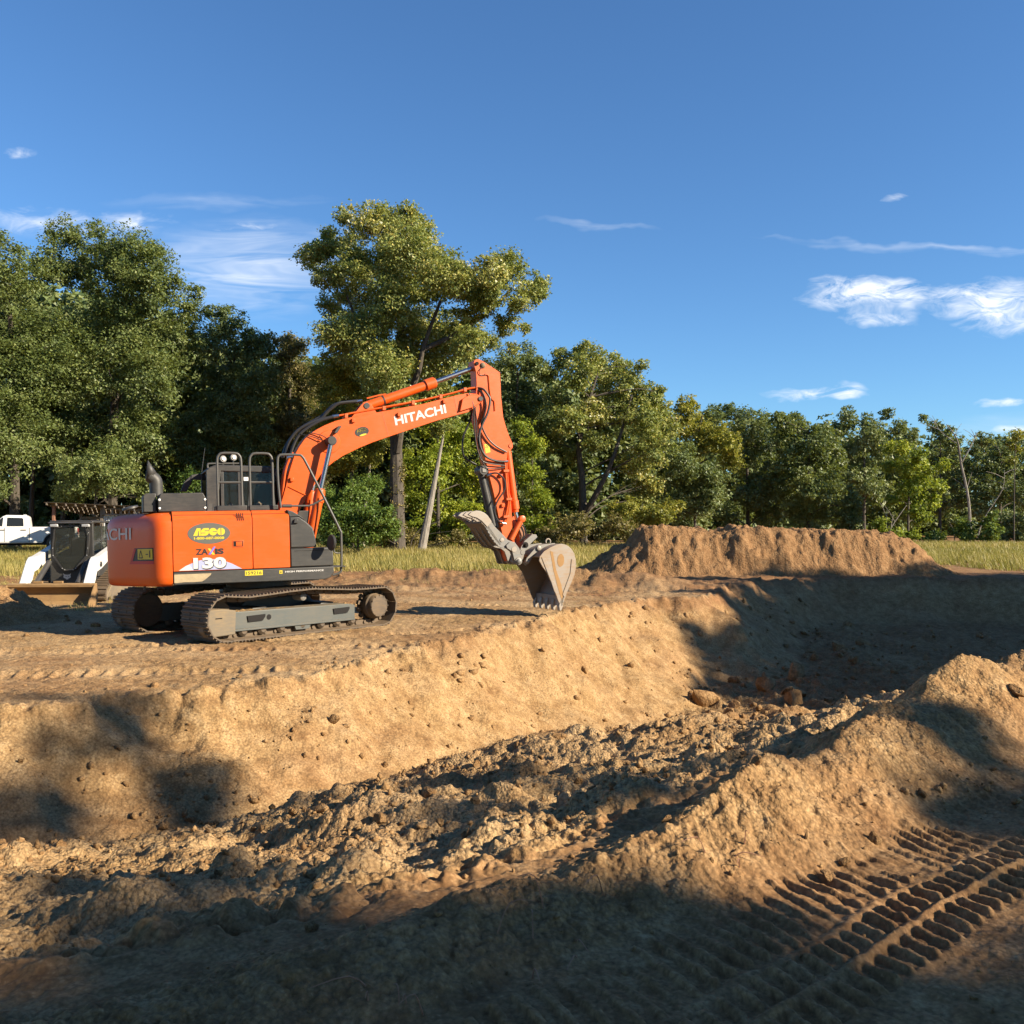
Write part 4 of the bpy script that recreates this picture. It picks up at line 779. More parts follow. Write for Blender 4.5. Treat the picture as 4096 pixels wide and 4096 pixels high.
# hydraulic lines on the boom
def hose(pts, r, name='hydraulic_hose', mat='hose', parent=None, n=8): return part(name, G().tube(smooth_path(pts, 5), r, n), mat, parent)
for yy in (-.13, -.05, .04):
    hose([(.44, yy, 2.30), (.50, yy, 2.72), (.575, yy, 2.95), (.64 if yy < -.1 else .55, yy, 3.08)], .02, 'steel_line', 'orange', boom)
    hose([(1.42, yy, 3.735), (1.62, yy, 3.78), (2.17, yy, 3.895), (3.08, yy, 4.085), (3.63, yy, 4.222), (4.0, yy, 4.33), (4.16, yy, 4.36)], .017, 'steel_line', 'orange', boom)
hose([(.60, -.13, 3.04), (.70, -.13, 3.29), (.84, -.13, 3.46), (1.15, -.13, 3.65), (1.43, -.13, 3.735)], .026, parent=boom); hose([(.53, -.05, 3.04), (.60, -.05, 3.27), (.77, -.05, 3.49), (1.08, -.05, 3.65), (1.43, -.05, 3.75)], .026, parent=boom)
hose([(.50, .05, 3.0), (.58, .05, 3.24), (.80, .05, 3.50), (1.184, .03, 3.70), (1.306, .02, 3.83), (1.488, 0, 3.974), (1.62, 0, 4.012), (1.90, 0, 4.04)], .028, parent=boom); hose([(.50, .12, 3.0), (.60, .12, 3.26), (.85, .12, 3.54), (1.22, .08, 3.76), (1.34, .06, 3.88), (1.5, .05, 3.99), (1.9, .05, 4.06)], .026, parent=boom)
hose([(.92, -.19, 3.42), (1.02, -.2, 3.41), (1.16, -.22, 3.37), (1.25, -.25, 3.30)], .008, 'cable', parent=boom); hose([(.78, -.16, 3.40), (.95, -.2, 3.36), (1.15, -.22, 3.29)], .008, 'cable', parent=boom)
for fx, fz, yy in ((1.43, 3.738, -.13), (1.43, 3.75, -.05), (.585, 2.99, -.13), (1.90, 4.04, 0)): part('hose_fitting', G().cyl((fx - .05, yy, fz - .012), (fx + .06, yy, fz + .012), .03, n=8), 'chrome', boom)
for fx, fz in ((1.62, 3.74), (2.33, 3.90), (2.9, 4.02), (3.45, 4.15), (3.95, 4.30)): part('line_clamp', G().box(fx - .03, fx + .03, -.155, .065, fz - .03, fz + .05), 'orange_worn', boom, bevel=.005)
# --- cylinders
for s in (-1, 1):
    y = s * .36; bc = up('boom_cylinder', G().tube([(.80, y, 1.25), (1.045, y, 2.30)], .085, 20).lathe((1.045, y, 2.30), (.2, 0, .98), [(-.12, .098), (.02, .098), (.10, .085), (.12, .06)], 20), 'orange')
    part('piston_rod', G().tube([(1.06, y, 2.36), (1.27, y, 3.20)], .044, 18), 'chrome', bc); part('rod_eye', G().lathe((1.288, s * .30, 3.267), (0, s, 0), [(-.12, .085), (.10, .085), (.12, .075)], 20), 'black_paint', bc)
    part('cylinder_line', G().tube(smooth_path([(.93, y - .1 * 1, 1.6), (1.0, y - .1, 2.0), (1.02, y - .1, 2.25)], 4), .014, 6), 'orange_worn', bc)
ac = up('arm_cylinder', G().tube([(2.06, 0, 3.965), (3.25, 0, 4.40)], .085, 22).lathe((3.25, 0, 4.40), (.94, 0, .344), [(-.06, .086), (-.055, .112), (.13, .112), (.16, .08)], 22).lathe((2.013, -.08, 3.948), (0, 1, 0), [(0, .08), (.16, .08)], 16), 'orange')
part('piston_rod', G().tube([(3.38, 0, 4.45), (4.18, 0, 4.755)], .045, 18), 'chrome', ac); part('cylinder_line', G().tube([(2.05, 0, 4.10), (2.3, 0, 4.17), (2.42, 0, 4.19)], .016, 6), 'orange_worn', ac); part('clamp_band', G().lathe((2.36, 0, 4.075), (.94, 0, .344), [(-.015, .09), (.015, .09)], 20), 'black_paint', ac)
# --- arm
AR = [(4.135, 4.83), (4.155, 4.885), (4.20, 4.91), (4.253, 4.908), (4.349, 4.868), (4.687, 4.673), (4.69, 4.491), (4.697, 4.188), (4.727, 3.81), (4.772, 3.645), (4.833, 3.464), (4.911, 3.298), (4.918, 3.237), (4.883, 3.176), (4.80, 3.11), (4.772, 2.90), (4.772, 2.726), (4.794, 2.423), (4.839, 2.271), (4.855, 1.967), (4.86, 1.618), (4.90, 1.36), (5.0, 1.06), (4.99, .99), (4.93, .945), (4.80, .955), (4.74, 1.07), (4.70, 1.25), (4.636, 1.548), (4.593, 1.745), (4.522, 2.123), (4.486, 2.298), (4.413, 2.599), (4.327, 2.974), (4.258, 3.379), (4.20, 3.632), (4.15, 3.90), (4.165, 4.17), (4.185, 4.441), (4.178, 4.665)]
arm = up('arm', G().prism(AR, -.145, .145), 'orange', .006)
part('top_pin', G().cyl((4.202, -.17, 4.823), (4.202, .17, 4.823), .035), 'hole', arm); part('grease_pin', G().lathe((4.323, -.145, 4.792), (0, -1, 0), [(0, .06), (.02, .05), (.04, .02)], 14), 'guard_mud', arm); part('pin_boss', G().lathe((4.868, -.145, 3.244), (0, -1, 0), [(0, .045), (.014, .04)], 16), 'orange_worn', arm)
part('arm_seam', G().add([(4.36, -.147, 4.662), (4.69, -.147, 4.674), (4.69, -.147, 4.668), (4.36, -.147, 4.654)], [(0, 1, 2, 3)]), 'rusty', arm)
flat([(4.311, 3.273), (4.417, 3.267), (4.437, 3.117), (4.338, 3.093)], 'yellow_decal', arm, 'warning_label', -.1485); tri_ring(lambda u, v: (4.338 + .05 * u + .0 * v, -.151, 3.205 + .045 * v), arm)
hose([(4.36, -.155, 4.62), (4.43, -.155, 4.60), (4.44, -.155, 4.50), (4.46, -.155, 4.25), (4.50, -.155, 4.14), (4.54, -.155, 4.10), (4.55, -.155, 3.92)], .012, 'steel_line', 'orange', arm); hose([(4.323, -.16, 4.77), (4.24, -.17, 4.68), (4.27, -.16, 4.60), (4.40, -.16, 4.615)], .007, 'cable', parent=arm)
hose([(4.16, -.10, 4.36), (4.30, -.18, 4.33), (4.40, -.22, 4.20), (4.424, -.23, 4.108), (4.368, -.23, 3.866), (4.249, -.23, 3.639), (4.178, -.23, 3.414), (4.203, -.23, 3.191), (4.312, -.22, 3.027), (4.52, -.2, 2.947), (4.75, -.19, 2.933)], .022, parent=arm)
hose([(4.12, -.02, 4.36), (4.27, -.2, 4.26), (4.34, -.22, 4.02), (4.29, -.22, 3.80), (4.241, -.2, 3.641), (4.363, -.19, 3.389), (4.537, -.19, 3.227), (4.763, -.18, 3.116)], .018, parent=arm)
hose([(4.12, .0, 3.948), (4.09, 0, 3.736), (3.944, 0, 3.433), (3.92, 0, 3.133), (3.996, 0, 2.984), (4.203, 0, 2.88)], .02, parent=arm)
hose([(4.0, -.2, 4.245), (4.075, -.22, 4.01), (4.082, -.22, 3.712), (4.104, -.22, 3.34), (4.175, -.22, 3.043), (4.3, -.21, 2.909), (4.74, -.19, 2.852)], .011, parent=arm); hose([(4.06, -.2, 4.2), (4.12, -.22, 3.9), (4.14, -.22, 3.4), (4.22, -.22, 3.0), (4.35, -.2, 2.80), (4.72, -.19, 2.82)], .010, parent=arm)
hose([(4.38, -.12, 2.68), (4.43, -.2, 2.70), (4.554, -.22, 2.697), (4.681, -.22, 2.57), (4.684, -.22, 2.389), (4.556, -.22, 2.209), (4.469, -.22, 2.045), (4.466, -.22, 1.925), (4.527, -.22, 1.789), (4.64, -.2, 1.735)], .017, parent=arm)
hose([(4.774, -.19, 2.94), (4.762, -.19, 2.782), (4.79, -.19, 2.3), (4.81, -.19, 2.19), (4.734, -.19, 1.831), (4.68, -.19, 1.74)], .013, 'steel_line', 'orange', arm); hose([(4.72, -.19, 2.9), (4.725, -.19, 2.75), (4.75, -.19, 2.3), (4.77, -.19, 2.15), (4.70, -.19, 1.86)], .013, 'steel_line', 'orange', arm)
for ax_, az_ in ((4.745, 2.75), (4.79, 2.20), (4.72, 1.86)): part('line_clamp', G().box(ax_ - .07, ax_ + .05, -.215, -.145, az_ - .025, az_ + .025), 'orange_worn', arm, bevel=.006)
for ax_, az_ in ((4.63, 2.66), (4.66, 2.08)): part('hose_bracket', G().box(ax_ - .035, ax_ + .035, -.19, -.145, az_ - .03, az_ + .03), 'orange', arm, bevel=.006)
for p0, p1 in (((4.42, -.2, 2.70), (4.34, -.18, 2.655)), ((4.62, -.2, 1.74), (4.70, -.2, 1.72)), ((4.69, -.19, 2.93), (4.78, -.19, 2.935))): part('hose_fitting', G().cyl(p0, p1, .024, n=8), 'chrome', arm)
# --- bucket cylinder, thumb cylinder, linkage
kc = up('bucket_cylinder', G().tube([(4.86, 0, 3.16), (4.985, 0, 2.05)], .075, 20).lathe((4.985, 0, 2.05), (.11, 0, -.99), [(-.14, .076), (-.13, .092), (.04, .092), (.05, .07), (.10, .07)], 20).lathe((4.868, -.10, 3.244), (0, 1, 0), [(0, .07), (.20, .07)], 16), 'orange'); part('piston_rod', G().tube([(4.99, 0, 1.98), (5.03, 0, 1.80)], .042, 16), 'chrome', kc)
tc_ = up('thumb_cylinder', G().tube([(4.27, -.02, 2.86), (4.285, -.02, 2.70), (4.52, -.02, 1.62)], .075, 18).lathe((4.285, -.17, 2.765), (0, 1, 0), [(0, .09), (.30, .09)], 18), 'black_paint'); part('pin_cap', G().box(4.24, 4.33, -.185, -.165, 2.72, 2.81), 'coupler_steel', tc_, bevel=.01); part('reflective_strip', G().prism([(4.345, 2.62), (4.385, 2.62), (4.60, 1.66), (4.56, 1.66)], -.09, -.075), 'coupler_steel', tc_); part('thumb_rod', G().tube([(4.53, -.02, 1.6), (4.58, -.02, 1.42)], .04, 14), 'chrome', tc_)
for s in (-1, 1): up('arm_link', G().tube([(4.80, s * .185, 1.40), (5.045, s * .185, 1.81)], [.055, .05], 12).lathe((5.045, s * .14, 1.81), (0, s, 0), [(0, .068), (.09, .068), (.10, .04)], 18), 'orange_worn', .004)
up('link_rod', G().prism([(4.98, 1.80), (5.09, 1.80), (5.16, 1.42), (5.13, 1.28), (5.03, 1.28), (5.02, 1.45)], -.12, .12), 'rusty', .012)
hose_b = up('coupler_hose', G().tube(smooth_path([(4.98, -.13, 1.75), (5.10, -.15, 1.66), (5.14, -.15, 1.52), (5.06, -.15, 1.38), (5.02, -.13, 1.30)], 5), .012, 6), 'hose'); part('coupler_hose', G().tube(smooth_path([(4.94, -.13, 1.80), (5.06, -.16, 1.60), (5.09, -.16, 1.48), (5.0, -.15, 1.36)], 5), .012, 6), 'hose', hose_b)
# --- thumb
TH = [(4.75, .945), (4.80, .925), (4.86, .935), (4.895, .99), (4.89, 1.10), (4.857, 1.24), (4.763, 1.362), (4.633, 1.41), (4.523, 1.525), (4.382, 1.66), (4.305, 1.765), (4.228, 1.88), (4.16, 1.935), (4.08, 1.97), (4.0, 1.98), (3.897, 1.958), (3.833, 1.905)]
edge_pts = [(3.91, 1.862), (4.0, 1.838), (4.09, 1.78), (4.165, 1.70), (4.225, 1.60), (4.30, 1.47), (4.38, 1.36), (4.45, 1.285)]
saw = []
for (a0, b0), (a1, b1_) in zip(edge_pts, edge_pts[1:]):
    for k in range(2):
        t = k / 2; saw += [(a0 + (a1 - a0) * t, b0 + (b1_ - b0) * t), (a0 + (a1 - a0) * (t + .25) + (b1_ - b0) * .14, b0 + (b1_ - b0) * (t + .25) - (a1 - a0) * .14)]
TH += saw + [(4.50, 1.262), (4.60, 1.245), (4.676, 1.186), (4.718, 1.07)]
thumb = up('thumb', G().prism([(4.10, 1.78), (4.22, 1.72), (4.50, 1.33), (4.46, 1.30), (4.19, 1.655), (4.09, 1.745)], -.42, .42), 'guard_mud', .006)
for k, yy in enumerate((-.42, -.15, .12, .39)):
    tn = part('tine', G().prism([(a, b) for a, b in TH if True], yy, yy + .035), 'coupler_steel', thumb, bevel=.004); part('tine_tip', G().prism([(4.31, 1.77), (4.228, 1.885), (4.16, 1.94), (4.08, 1.975), (4.0, 1.985), (3.897, 1.963), (3.828, 1.905), (3.91, 1.868), (4.0, 1.845), (4.09, 1.79), (4.165, 1.715), (4.21, 1.66)], yy - .012, yy + .047), 'tine_steel', tn, bevel=.008)
    if k == 0:
        part('pivot_plate', G().prism([(4.66, 1.37), (4.58, 1.31), (4.60, 1.25), (4.70, 1.19), (4.735, 1.06), (4.755, .95), (4.80, .925), (4.86, .935), (4.895, .99), (4.89, 1.10), (4.857, 1.24), (4.763, 1.362)], -.455, -.425), 'coupler_steel', tn, bevel=.006)
        part('pivot_pin', G().lathe((4.828, -.455, .995), (0, -1, 0), [(0, .075), (.02, .07), (.025, .045), (.06, .045), (.07, .03)], 22), 'coupler_steel', tn); part('bolt_head', G().lathe((4.51, -.42, 1.415), (0, -1, 0), [(0, .042), (.012, .04), (.014, .02)], 18), 'tine_steel', tn); part('cast_emblem', G().lathe((4.745, -.455, 1.225), (0, -1, 0), [(0, .058), (.008, .052)], 20), 'tine_steel', tn)
part('pivot_shaft', G().cyl((4.83, -.43, .995), (4.83, .43, .995), .05), 'coupler_steel', thumb); part('thumb_shell', G().prism([(4.50, 1.30), (4.60, 1.27), (4.70, 1.2), (4.74, 1.06), (4.80, .93), (4.86, .94), (4.80, 1.20), (4.70, 1.33), (4.55, 1.40)], .12, .42), 'black_paint', thumb, bevel=.006)
# --- coupler and bucket
cp1 = up('quick_coupler', G().prism([(4.88, .96), (5.0, 1.02), (5.06, 1.19), (5.12, 1.27), (5.33, 1.45), (5.30, 1.50), (5.22, 1.505), (5.05, 1.385), (4.97, 1.27), (4.90, 1.10)], -.29, -.25), 'coupler_steel', .006)
part('coupler_plate', G().prism([(4.88, .96), (5.0, 1.02), (5.06, 1.19), (5.12, 1.27), (5.33, 1.45), (5.30, 1.50), (5.22, 1.505), (5.05, 1.385), (4.97, 1.27), (4.90, 1.10)], .25, .29), 'coupler_steel', cp1, bevel=.006); part('coupler_body', G().prism([(4.98, 1.15), (5.10, 1.30), (5.30, 1.47), (5.24, 1.52), (5.06, 1.40), (4.96, 1.25)], -.25, .25), 'guard_mud', cp1, bevel=.01); part('coupler_pin', G().lathe((5.065, -.29, 1.30), (0, -1, 0), [(-.02, .06), (.004, .06), (.008, .03), (.05, .025)], 18), 'hole', cp1); part('coupler_pin', G().cyl((4.93, -.30, 1.0), (4.93, .30, 1.0), .04), 'tine_steel', cp1); part('cast_emblem', G().lathe((5.0, -.29, 1.16), (0, -1, 0), [(0, .05), (.008, .045)], 18), 'coupler_steel', cp1)
BK = [(5.205, .99), (5.215, 1.07), (5.313, 1.172), (5.449, 1.243), (5.585, 1.292), (5.70, 1.305), (5.80, 1.28), (5.90, 1.21), (5.965, 1.11), (5.998, .98), (5.996, .831), (5.957, .68), (5.866, .502), (5.776, .34), (5.70, .16), (5.66, .13), (5.601, .168), (5.523, .368), (5.445, .567), (5.367, .75), (5.271, .874)]
bk = up('bucket', G().prism(BK, -.60, -.565), 'bucket_steel', .004, angle=25)
part('side_plate', G().prism(BK, .565, .60), 'bucket_steel', bk, bevel=.004)
shell = [(5.215, 1.07), (5.313, 1.172), (5.449, 1.243), (5.585, 1.292), (5.70, 1.305), (5.80, 1.28), (5.90, 1.21), (5.965, 1.11), (5.998, .98), (5.996, .831), (5.957, .68), (5.866, .502), (5.776, .34), (5.70, .16)]
inner = [(a - (a - 5.6) * .05, b - (b - .75) * .05) for a, b in shell]
part('bucket_shell', G().prism(shell + inner[::-1], -.58, .58), 'bucket_steel', bk)
part('cutting_edge', G().prism([(5.72, .30), (5.68, .10), (5.64, .10), (5.66, .30)], -.60, .60), 'bucket_steel', bk, bevel=.004)
for yy in (-.55, -.275, 0, .275, .55):
    part('tooth', G().prism([(5.70, .22), (5.635, .22), (5.60, .10), (5.615, .005), (5.645, .0), (5.69, .09)], yy - .05, yy + .05), 'tine_steel', bk, bevel=.008)
part('side_cutter', G().prism([(5.43, .60), (5.50, .58), (5.56, .44), (5.50, .38)], -.625, -.60), 'bucket_steel', bk, bevel=.005)
part('wear_strip', G().prism([(5.25, 1.06), (5.34, 1.03), (5.60, .36), (5.56, .27)], -.612, -.60), 'bucket_steel', bk, bevel=.004); part('wear_strip', G().prism([(5.90, 1.0), (5.97, 1.0), (5.93, .72), (5.72, .26), (5.68, .32), (5.86, .72)], -.612, -.60), 'bucket_steel', bk, bevel=.004)
ellipse_on(5.665, .985, .075, .125, -.1, 'mud_patch', bk, -.604, 'soil_stain')
flat([(5.44, 1.18), (5.50, 1.15), (5.56, .80), (5.66, .52), (5.70, .30), (5.66, .22), (5.58, .48), (5.50, .80)], 'mud_patch', bk, 'soil_stain', -.6035)
for s in (-1, 1):
    part('bucket_ear', G().prism([(5.0, .94), (5.06, .90), (5.13, .96), (5.22, 1.10), (5.36, 1.13), (5.70, 1.28), (5.69, 1.32), (5.33, 1.29), (5.28, 1.26), (5.08, 1.06)], s * .30 - .022, s * .30 + .022), 'coupler_steel', bk, bevel=.006)
    part('ear_pin', G().lathe((5.07, s * .32, .975), (0, s, 0), [(0, .045), (.035, .04), (.045, .02)], 14), 'tine_steel', bk); part('ear_pin', G().lathe((5.33, s * .32, 1.23), (0, s, 0), [(0, .05), (.035, .045), (.045, .02)], 14), 'tine_steel', bk)
part('top_plate', G().prism([(5.22, 1.08), (5.36, 1.14), (5.70, 1.285), (5.70, 1.31), (5.35, 1.17), (5.21, 1.10)], -.28, .28), 'guard_mud', bk); lug = G(); lug.tube([(5.55 + .05 * math.cos(a), -.30, 1.355 + .05 * math.sin(a)) for a in np.linspace(-.6, 3.74, 12)], .016, 8); part('lifting_eye', lug, 'tine_steel', bk)
# ------------------------------------------------------------------ compact track loader
LX, LY = -10.45, 22.3
ldr = empty('track_loader', (LX, LY, zat(LX, LY) - .02), 'white and black compact track loader facing the camera with its wide soil-stained bucket down', 'loader', rz=rad(5))
def lp(name, g, mat, bevel=0, parent=None): return part(name, g, mat, parent or ldr, None, bevel)
def px_(pts, x0, x1): return G().prism(pts, x0, x1, 'x')       # profile in (y, z)
lb = lp('bucket', px_([(-1.58, .03), (-1.0, .02), (-.90, .10), (-.86, .30), (-.93, .46), (-1.03, .50), (-1.03, .47), (-.96, .44), (-.90, .30), (-.94, .12), (-1.02, .05), (-1.58, .045)], -.95, .95), 'loader_bucket')
for s in (-1, 1): part('side_plate', px_([(-1.52, .03), (-1.12, .44), (-1.06, .50), (-.95, .46), (-.87, .30), (-.91, .10), (-1.0, .02)], s * .95 - .015, s * .95 + .015), 'loader_bucket', lb, bevel=.004)
part('top_bar', px_([(-1.06, .445), (-1.06, .515), (-.93, .535), (-.90, .45)], -.96, .96), 'loader_bucket', lb, bevel=.01)
for xx in (-.42, .02): part('mount_hook', G().box(xx, xx + .2, -.98, -.90, .53, .58), 'loader_bucket', lb, bevel=.006)
part('cutting_edge', px_([(-1.62, .012), (-1.40, .012), (-1.40, .05), (-1.61, .03)], -.96, .96), 'loader_bucket', lb)
bd = lp('body', px_([(.18, .42), (.18, .98), (.30, 1.06), (1.4, 1.10), (2.35, 1.12), (2.42, .95), (2.40, .45)], -.50, .50), 'black_plastic', .03)
# emblem: a cat's head
EM = [(-.085, .070), (-.058, .045), (-.02, .038), (.02, .038), (.058, .045), (.085, .070), (.075, .01), (.088, -.02), (.06, -.045), (.035, -.05), (.022, -.075), (-.022, -.075), (-.035, -.05), (-.06, -.045), (-.088, -.02), (-.075, .01)]
def cat(cx, cz, k, f, mat, parent):
    g = G().add([f(cx + a * k, cz + b * k) for a, b in EM], [tuple(range(16))]); part('emblem', g, mat, parent)
cat(-.10, .63, 1.0, lambda a, b: (a, .172, b), 'white_decal', bd)
for sx in (-.045, .01): part('emblem_eye', G().add([(sx - .125 + .03 + a, .169, .628 + b) for a, b in ((0, .008), (.04, -.004), (.036, -.014), (.004, -.004))], [(0, 1, 2, 3)]), 'black_decal', bd)
# cab
cb = lp('cab', G().box(-.50, .50, .16, 1.50, 1.90, 1.955), 'black_paint', .02)
cpn = lambda name, g, mat, b=.006: part(name, g, mat, cb, bevel=b)
cpn('roof_visor', px_([(.05, 1.885), (.05, 1.90), (.2, 1.925), (.2, 1.88)], -.50, .50), 'black_paint')
for s in (-1, 1):
    cpn('cab_pillar', px_([(.20, 1.0), (.30, 1.0), (.26, 1.90), (.17, 1.90)], s * .44 - .045, s * .44 + .045), 'black_paint'); cpn('cab_pillar', px_([(1.35, 1.0), (1.48, 1.0), (1.46, 1.90), (1.34, 1.90)], s * .44 - .045, s * .44 + .045), 'black_paint')
    cpn('cab_sill', px_([(.25, .95), (1.45, .95), (1.45, 1.28), (.25, 1.12)], s * .45 - .03, s * .45 + .03), 'black_paint'); cpn('side_window', px_([(.30, 1.22), (1.36, 1.32), (1.36, 1.82), (.28, 1.82)], s * .465 - .003, s * .465 + .003), 'dusty_glass', 0)
    cpn('window_bar', px_([(.80, 1.22), (.83, 1.22), (.83, 1.82), (.80, 1.82)], s * .475 - .004, s * .475 + .004), 'black_paint', 0); cpn('window_bar', px_([(.30, 1.45), (1.36, 1.48), (1.36, 1.50), (.30, 1.47)], s * .475 - .004, s * .475 + .004), 'black_paint', 0)
    cpn('work_light', G().box(s * .36 - .09, s * .36 + .09, .04, .12, 1.80, 1.87), 'tin', .015)
DR = [(-.38, 1.80), (-.22, 1.84), (.22, 1.85), (.36, 1.80), (.43, 1.68), (.41, 1.30), (.39, 1.12), (.12, .80), (.06, .765), (-.14, .765), (-.20, .80), (-.42, 1.12), (-.43, 1.30)]
DI = [(a * .90 - .0, 1.31 + (b - 1.31) * .92) for a, b in DR]; n = len(DR)
gd = G(); 
for yy in (.12, .17): gd.add([(a, yy, b) for a, b in DR] + [(a, yy, b) for a, b in DI], [(k, (k + 1) % n, n + (k + 1) % n, n + k) for k in range(n)])
gd.f += [(k, (k + 1) % n, 2 * n + (k + 1) % n, 2 * n + k) for k in range(n)]
dr = lp('front_door', gd, 'black_paint'); part('door_glass', G().add([(a, .148, b) for a, b in DI], [tuple(range(n))]), 'dusty_glass', dr)
for k in range(n): part('door_bolt', G().lathe((DR[k][0] * .95, .118, 1.31 + (DR[k][1] - 1.31) * .96), (0, -1, 0), [(0, .012), (.008, .009)], 8), 'tin', dr)
cpn('door_surround', px_([(.165, .95), (.175, .95), (.175, 1.10), (.165, 1.10)], -.45, .45), 'black_plastic'); cpn('operator_seat', G().box(-.24, .24, .75, 1.05, .9, 1.55), 'seat_grey', .05)
for k in range(7): cpn('rear_grille_bar', G().box(-.40 + k * .13, -.385 + k * .13, 1.44, 1.455, 1.3, 1.88), 'black_paint', 0)
for k in range(5): cpn('rear_grille_bar', G().box(-.40, .40, 1.43, 1.44, 1.36 + k * .11, 1.372 + k * .11), 'black_paint', 0)
cpn('headrest_panel', G().box(.06, .26, 1.0, 1.02, 1.42, 1.70), 'white_decal', .02)
# lift arms
for s in (-1, 1):
    am = lp('lift_arm', px_([(-.88, .44), (-.66, .40), (-.52, .55), (-.40, .76), (-.10, .82), (.3, .96), (2.0, 1.44), (2.05, 1.62), (.2, 1.20), (-.16, 1.12), (-.34, 1.10), (-.45, 1.02), (-.62, .80)], s * .70 - .09, s * .70 + .09), 'white_paint', .02)
    part('arm_foot', px_([(-.92, .16), (-.70, .14), (-.62, .50), (-.86, .52)], s * .62 - .06, s * .62 + .06), 'black_paint', am)
    lp('tilt_cylinder', G().tube([(s * .42, -.05, .98), (s * .46, -.72, .50)], .062, 14), 'black_paint'); lp('cylinder_rod', G().tube([(s * .46, -.70, .52), (s * .47, -.88, .40)], .03, 10), 'chrome')
    if s > 0:
        flat_b = G().add([(s * .793, a, b) for a, b in ((.52, 1.15), (.58, 1.06), (.95, 1.17), (.98, 1.27), (.92, 1.36), (.60, 1.27))], [(0, 1, 2, 3, 4, 5)]); part('badge', flat_b, 'red_decal', am); cat(.76, 1.21, 1.2, lambda a, b: (s * .7955, a, b), 'white_decal', am)
        part('arm_pivot', G().lathe((s * .79, -.18, .93), (1, 0, 0), [(0, .07), (.02, .06), (.03, .03)], 14), 'black_paint', am)
    # rubber tracks
    yc = s * .72; loop = []
    for cx, cz, r, a0, a1 in ((0.05, .21, .20, math.pi * 1.5, math.pi * .62), (1.35, .66, .19, math.pi * .62, math.pi * .28), (1.95, .21, .20, math.pi * .28, -math.pi * .5)):
        loop += [(cx + r * math.cos(a), cz + r * math.sin(a)) for a in np.linspace(a0, a1, 9)]
    n = len(loop); ins = [(a * .94 + .065, b * .86 + .045) for a, b in loop]; g = G()
    V = [(yc - .17, a, b) for a, b in loop] + [(yc + .17, a, b) for a, b in loop] + [(yc - .17, a, b) for a, b in ins] + [(yc + .17, a, b) for a, b in ins]
    g.add(V, [q for k in range(n) for j in [(k + 1) % n] for q in ((k, j, n + j, n + k), (2 * n + k, 3 * n + k, 3 * n + j, 2 * n + j), (k, 2 * n + k, 2 * n + j, j), (n + k, n + j, 3 * n + j, 3 * n + k))])
    tk = lp('rubber_track', g, 'track_steel')
    P = [Vector((0, a, b)) for a, b in loop] + [Vector((0, *loop[0]))]; L = [0]
    for a, b in zip(P, P[1:]): L.append(L[-1] + (b - a).length)
    lug = mesh_of('track_lug', G().box(-.175, .175, -.022, .022, -.005, .032), 'track_steel')
    for k in range(46):
        q = k / 46 * L[-1]; i = max(j for j in range(len(L) - 1) if L[j] <= q); p = P[i].lerp(P[i + 1], (q - L[i]) / (L[i + 1] - L[i])); d = (P[i + 1] - P[i]).normalized()
        part('track_lug', lug, 'track_steel', tk, Matrix.Translation((yc, p.y, p.z)) @ Matrix.Rotation(math.atan2(d.z, d.y), 4, 'X'))
    part('track_frame', px_([(.05, .12), (1.9, .12), (1.8, .40), (1.35, .60), (.5, .42)], yc - .12, yc + .12), 'guard_mud', tk, bevel=.02)
    for yy in (.05, .45, .85, 1.25, 1.6, 1.95): part('track_wheel', G().lathe((yc - .13, yy, .19 if yy in (.05, 1.95) else .12), (1, 0, 0), [(0, .13 if yy in (.05, 1.95) else .08), (.26, .13 if yy in (.05, 1.95) else .08)], 14), 'guard_mud', tk)
lp('rear_body', px_([(1.5, 1.05), (2.3, 1.05), (2.35, 1.35), (1.6, 1.42)], -.48, .48), 'white_paint', .04)
lp('side_engine_cover', px_([(.35, .62), (1.5, .62), (1.6, 1.0), (.5, 1.0)], .50, .56), 'black_plastic', .01)

# ------------------------------------------------------------------ pickup
TX, TY = -24.9, 51.6; tz = zat(TX, TY) + .08
trk = empty('pickup_truck', (TX, TY, tz), 'white crew cab pickup parked on the grass at the left edge under the trees', 'pickup', rz=rad(23))
def tp(name, g, mat, bevel=0, parent=None): return part(name, g, mat, parent or trk, None, bevel)
arc = lambda cx, r, a0, a1: [(cx + r * math.cos(a), .42 + r * math.sin(a)) for a in np.linspace(a0, a1, 9)]
body = [(-4.62, .50), (-4.66, .92), (-4.50, 1.12), (-3.15, 1.24), (-2.75, 1.27), (1.12, 1.27), (1.17, .62), (1.05, .50), *arc(0, .52, .12, math.pi - .12), (-.60, .40), (-3.05, .40), *arc(-3.68, .52, .12, math.pi - .12), (-4.25, .45)]
tb = tp('body', G().prism(body, -.97, .97), 'white_paint', .05)
gh = G(); lo = [(-3.05, 1.26), (-1.20, 1.26)]; hi = [(-2.45, 1.84), (-2.30, 1.90), (-1.42, 1.90), (-1.27, 1.82)]
V = [(-3.05, -.93, 1.26), (-1.18, -.93, 1.26), (-1.24, -.80, 1.80), (-1.36, -.74, 1.885), (-2.30, -.74, 1.90), (-2.48, -.80, 1.82)]; V += [(a, -b, c) for a, b, c in V]
gh.add(V, [(0, 1, 2, 5), (5, 2, 3, 4), (6, 11, 8, 7), (11, 10, 9, 8), (1, 7, 8, 2), (2, 8, 9, 3), (3, 9, 10, 4), (4, 10, 11, 5), (5, 11, 6, 0), (0, 6, 7, 1)]); cabt = tp('cab', gh, 'white_paint', .04)
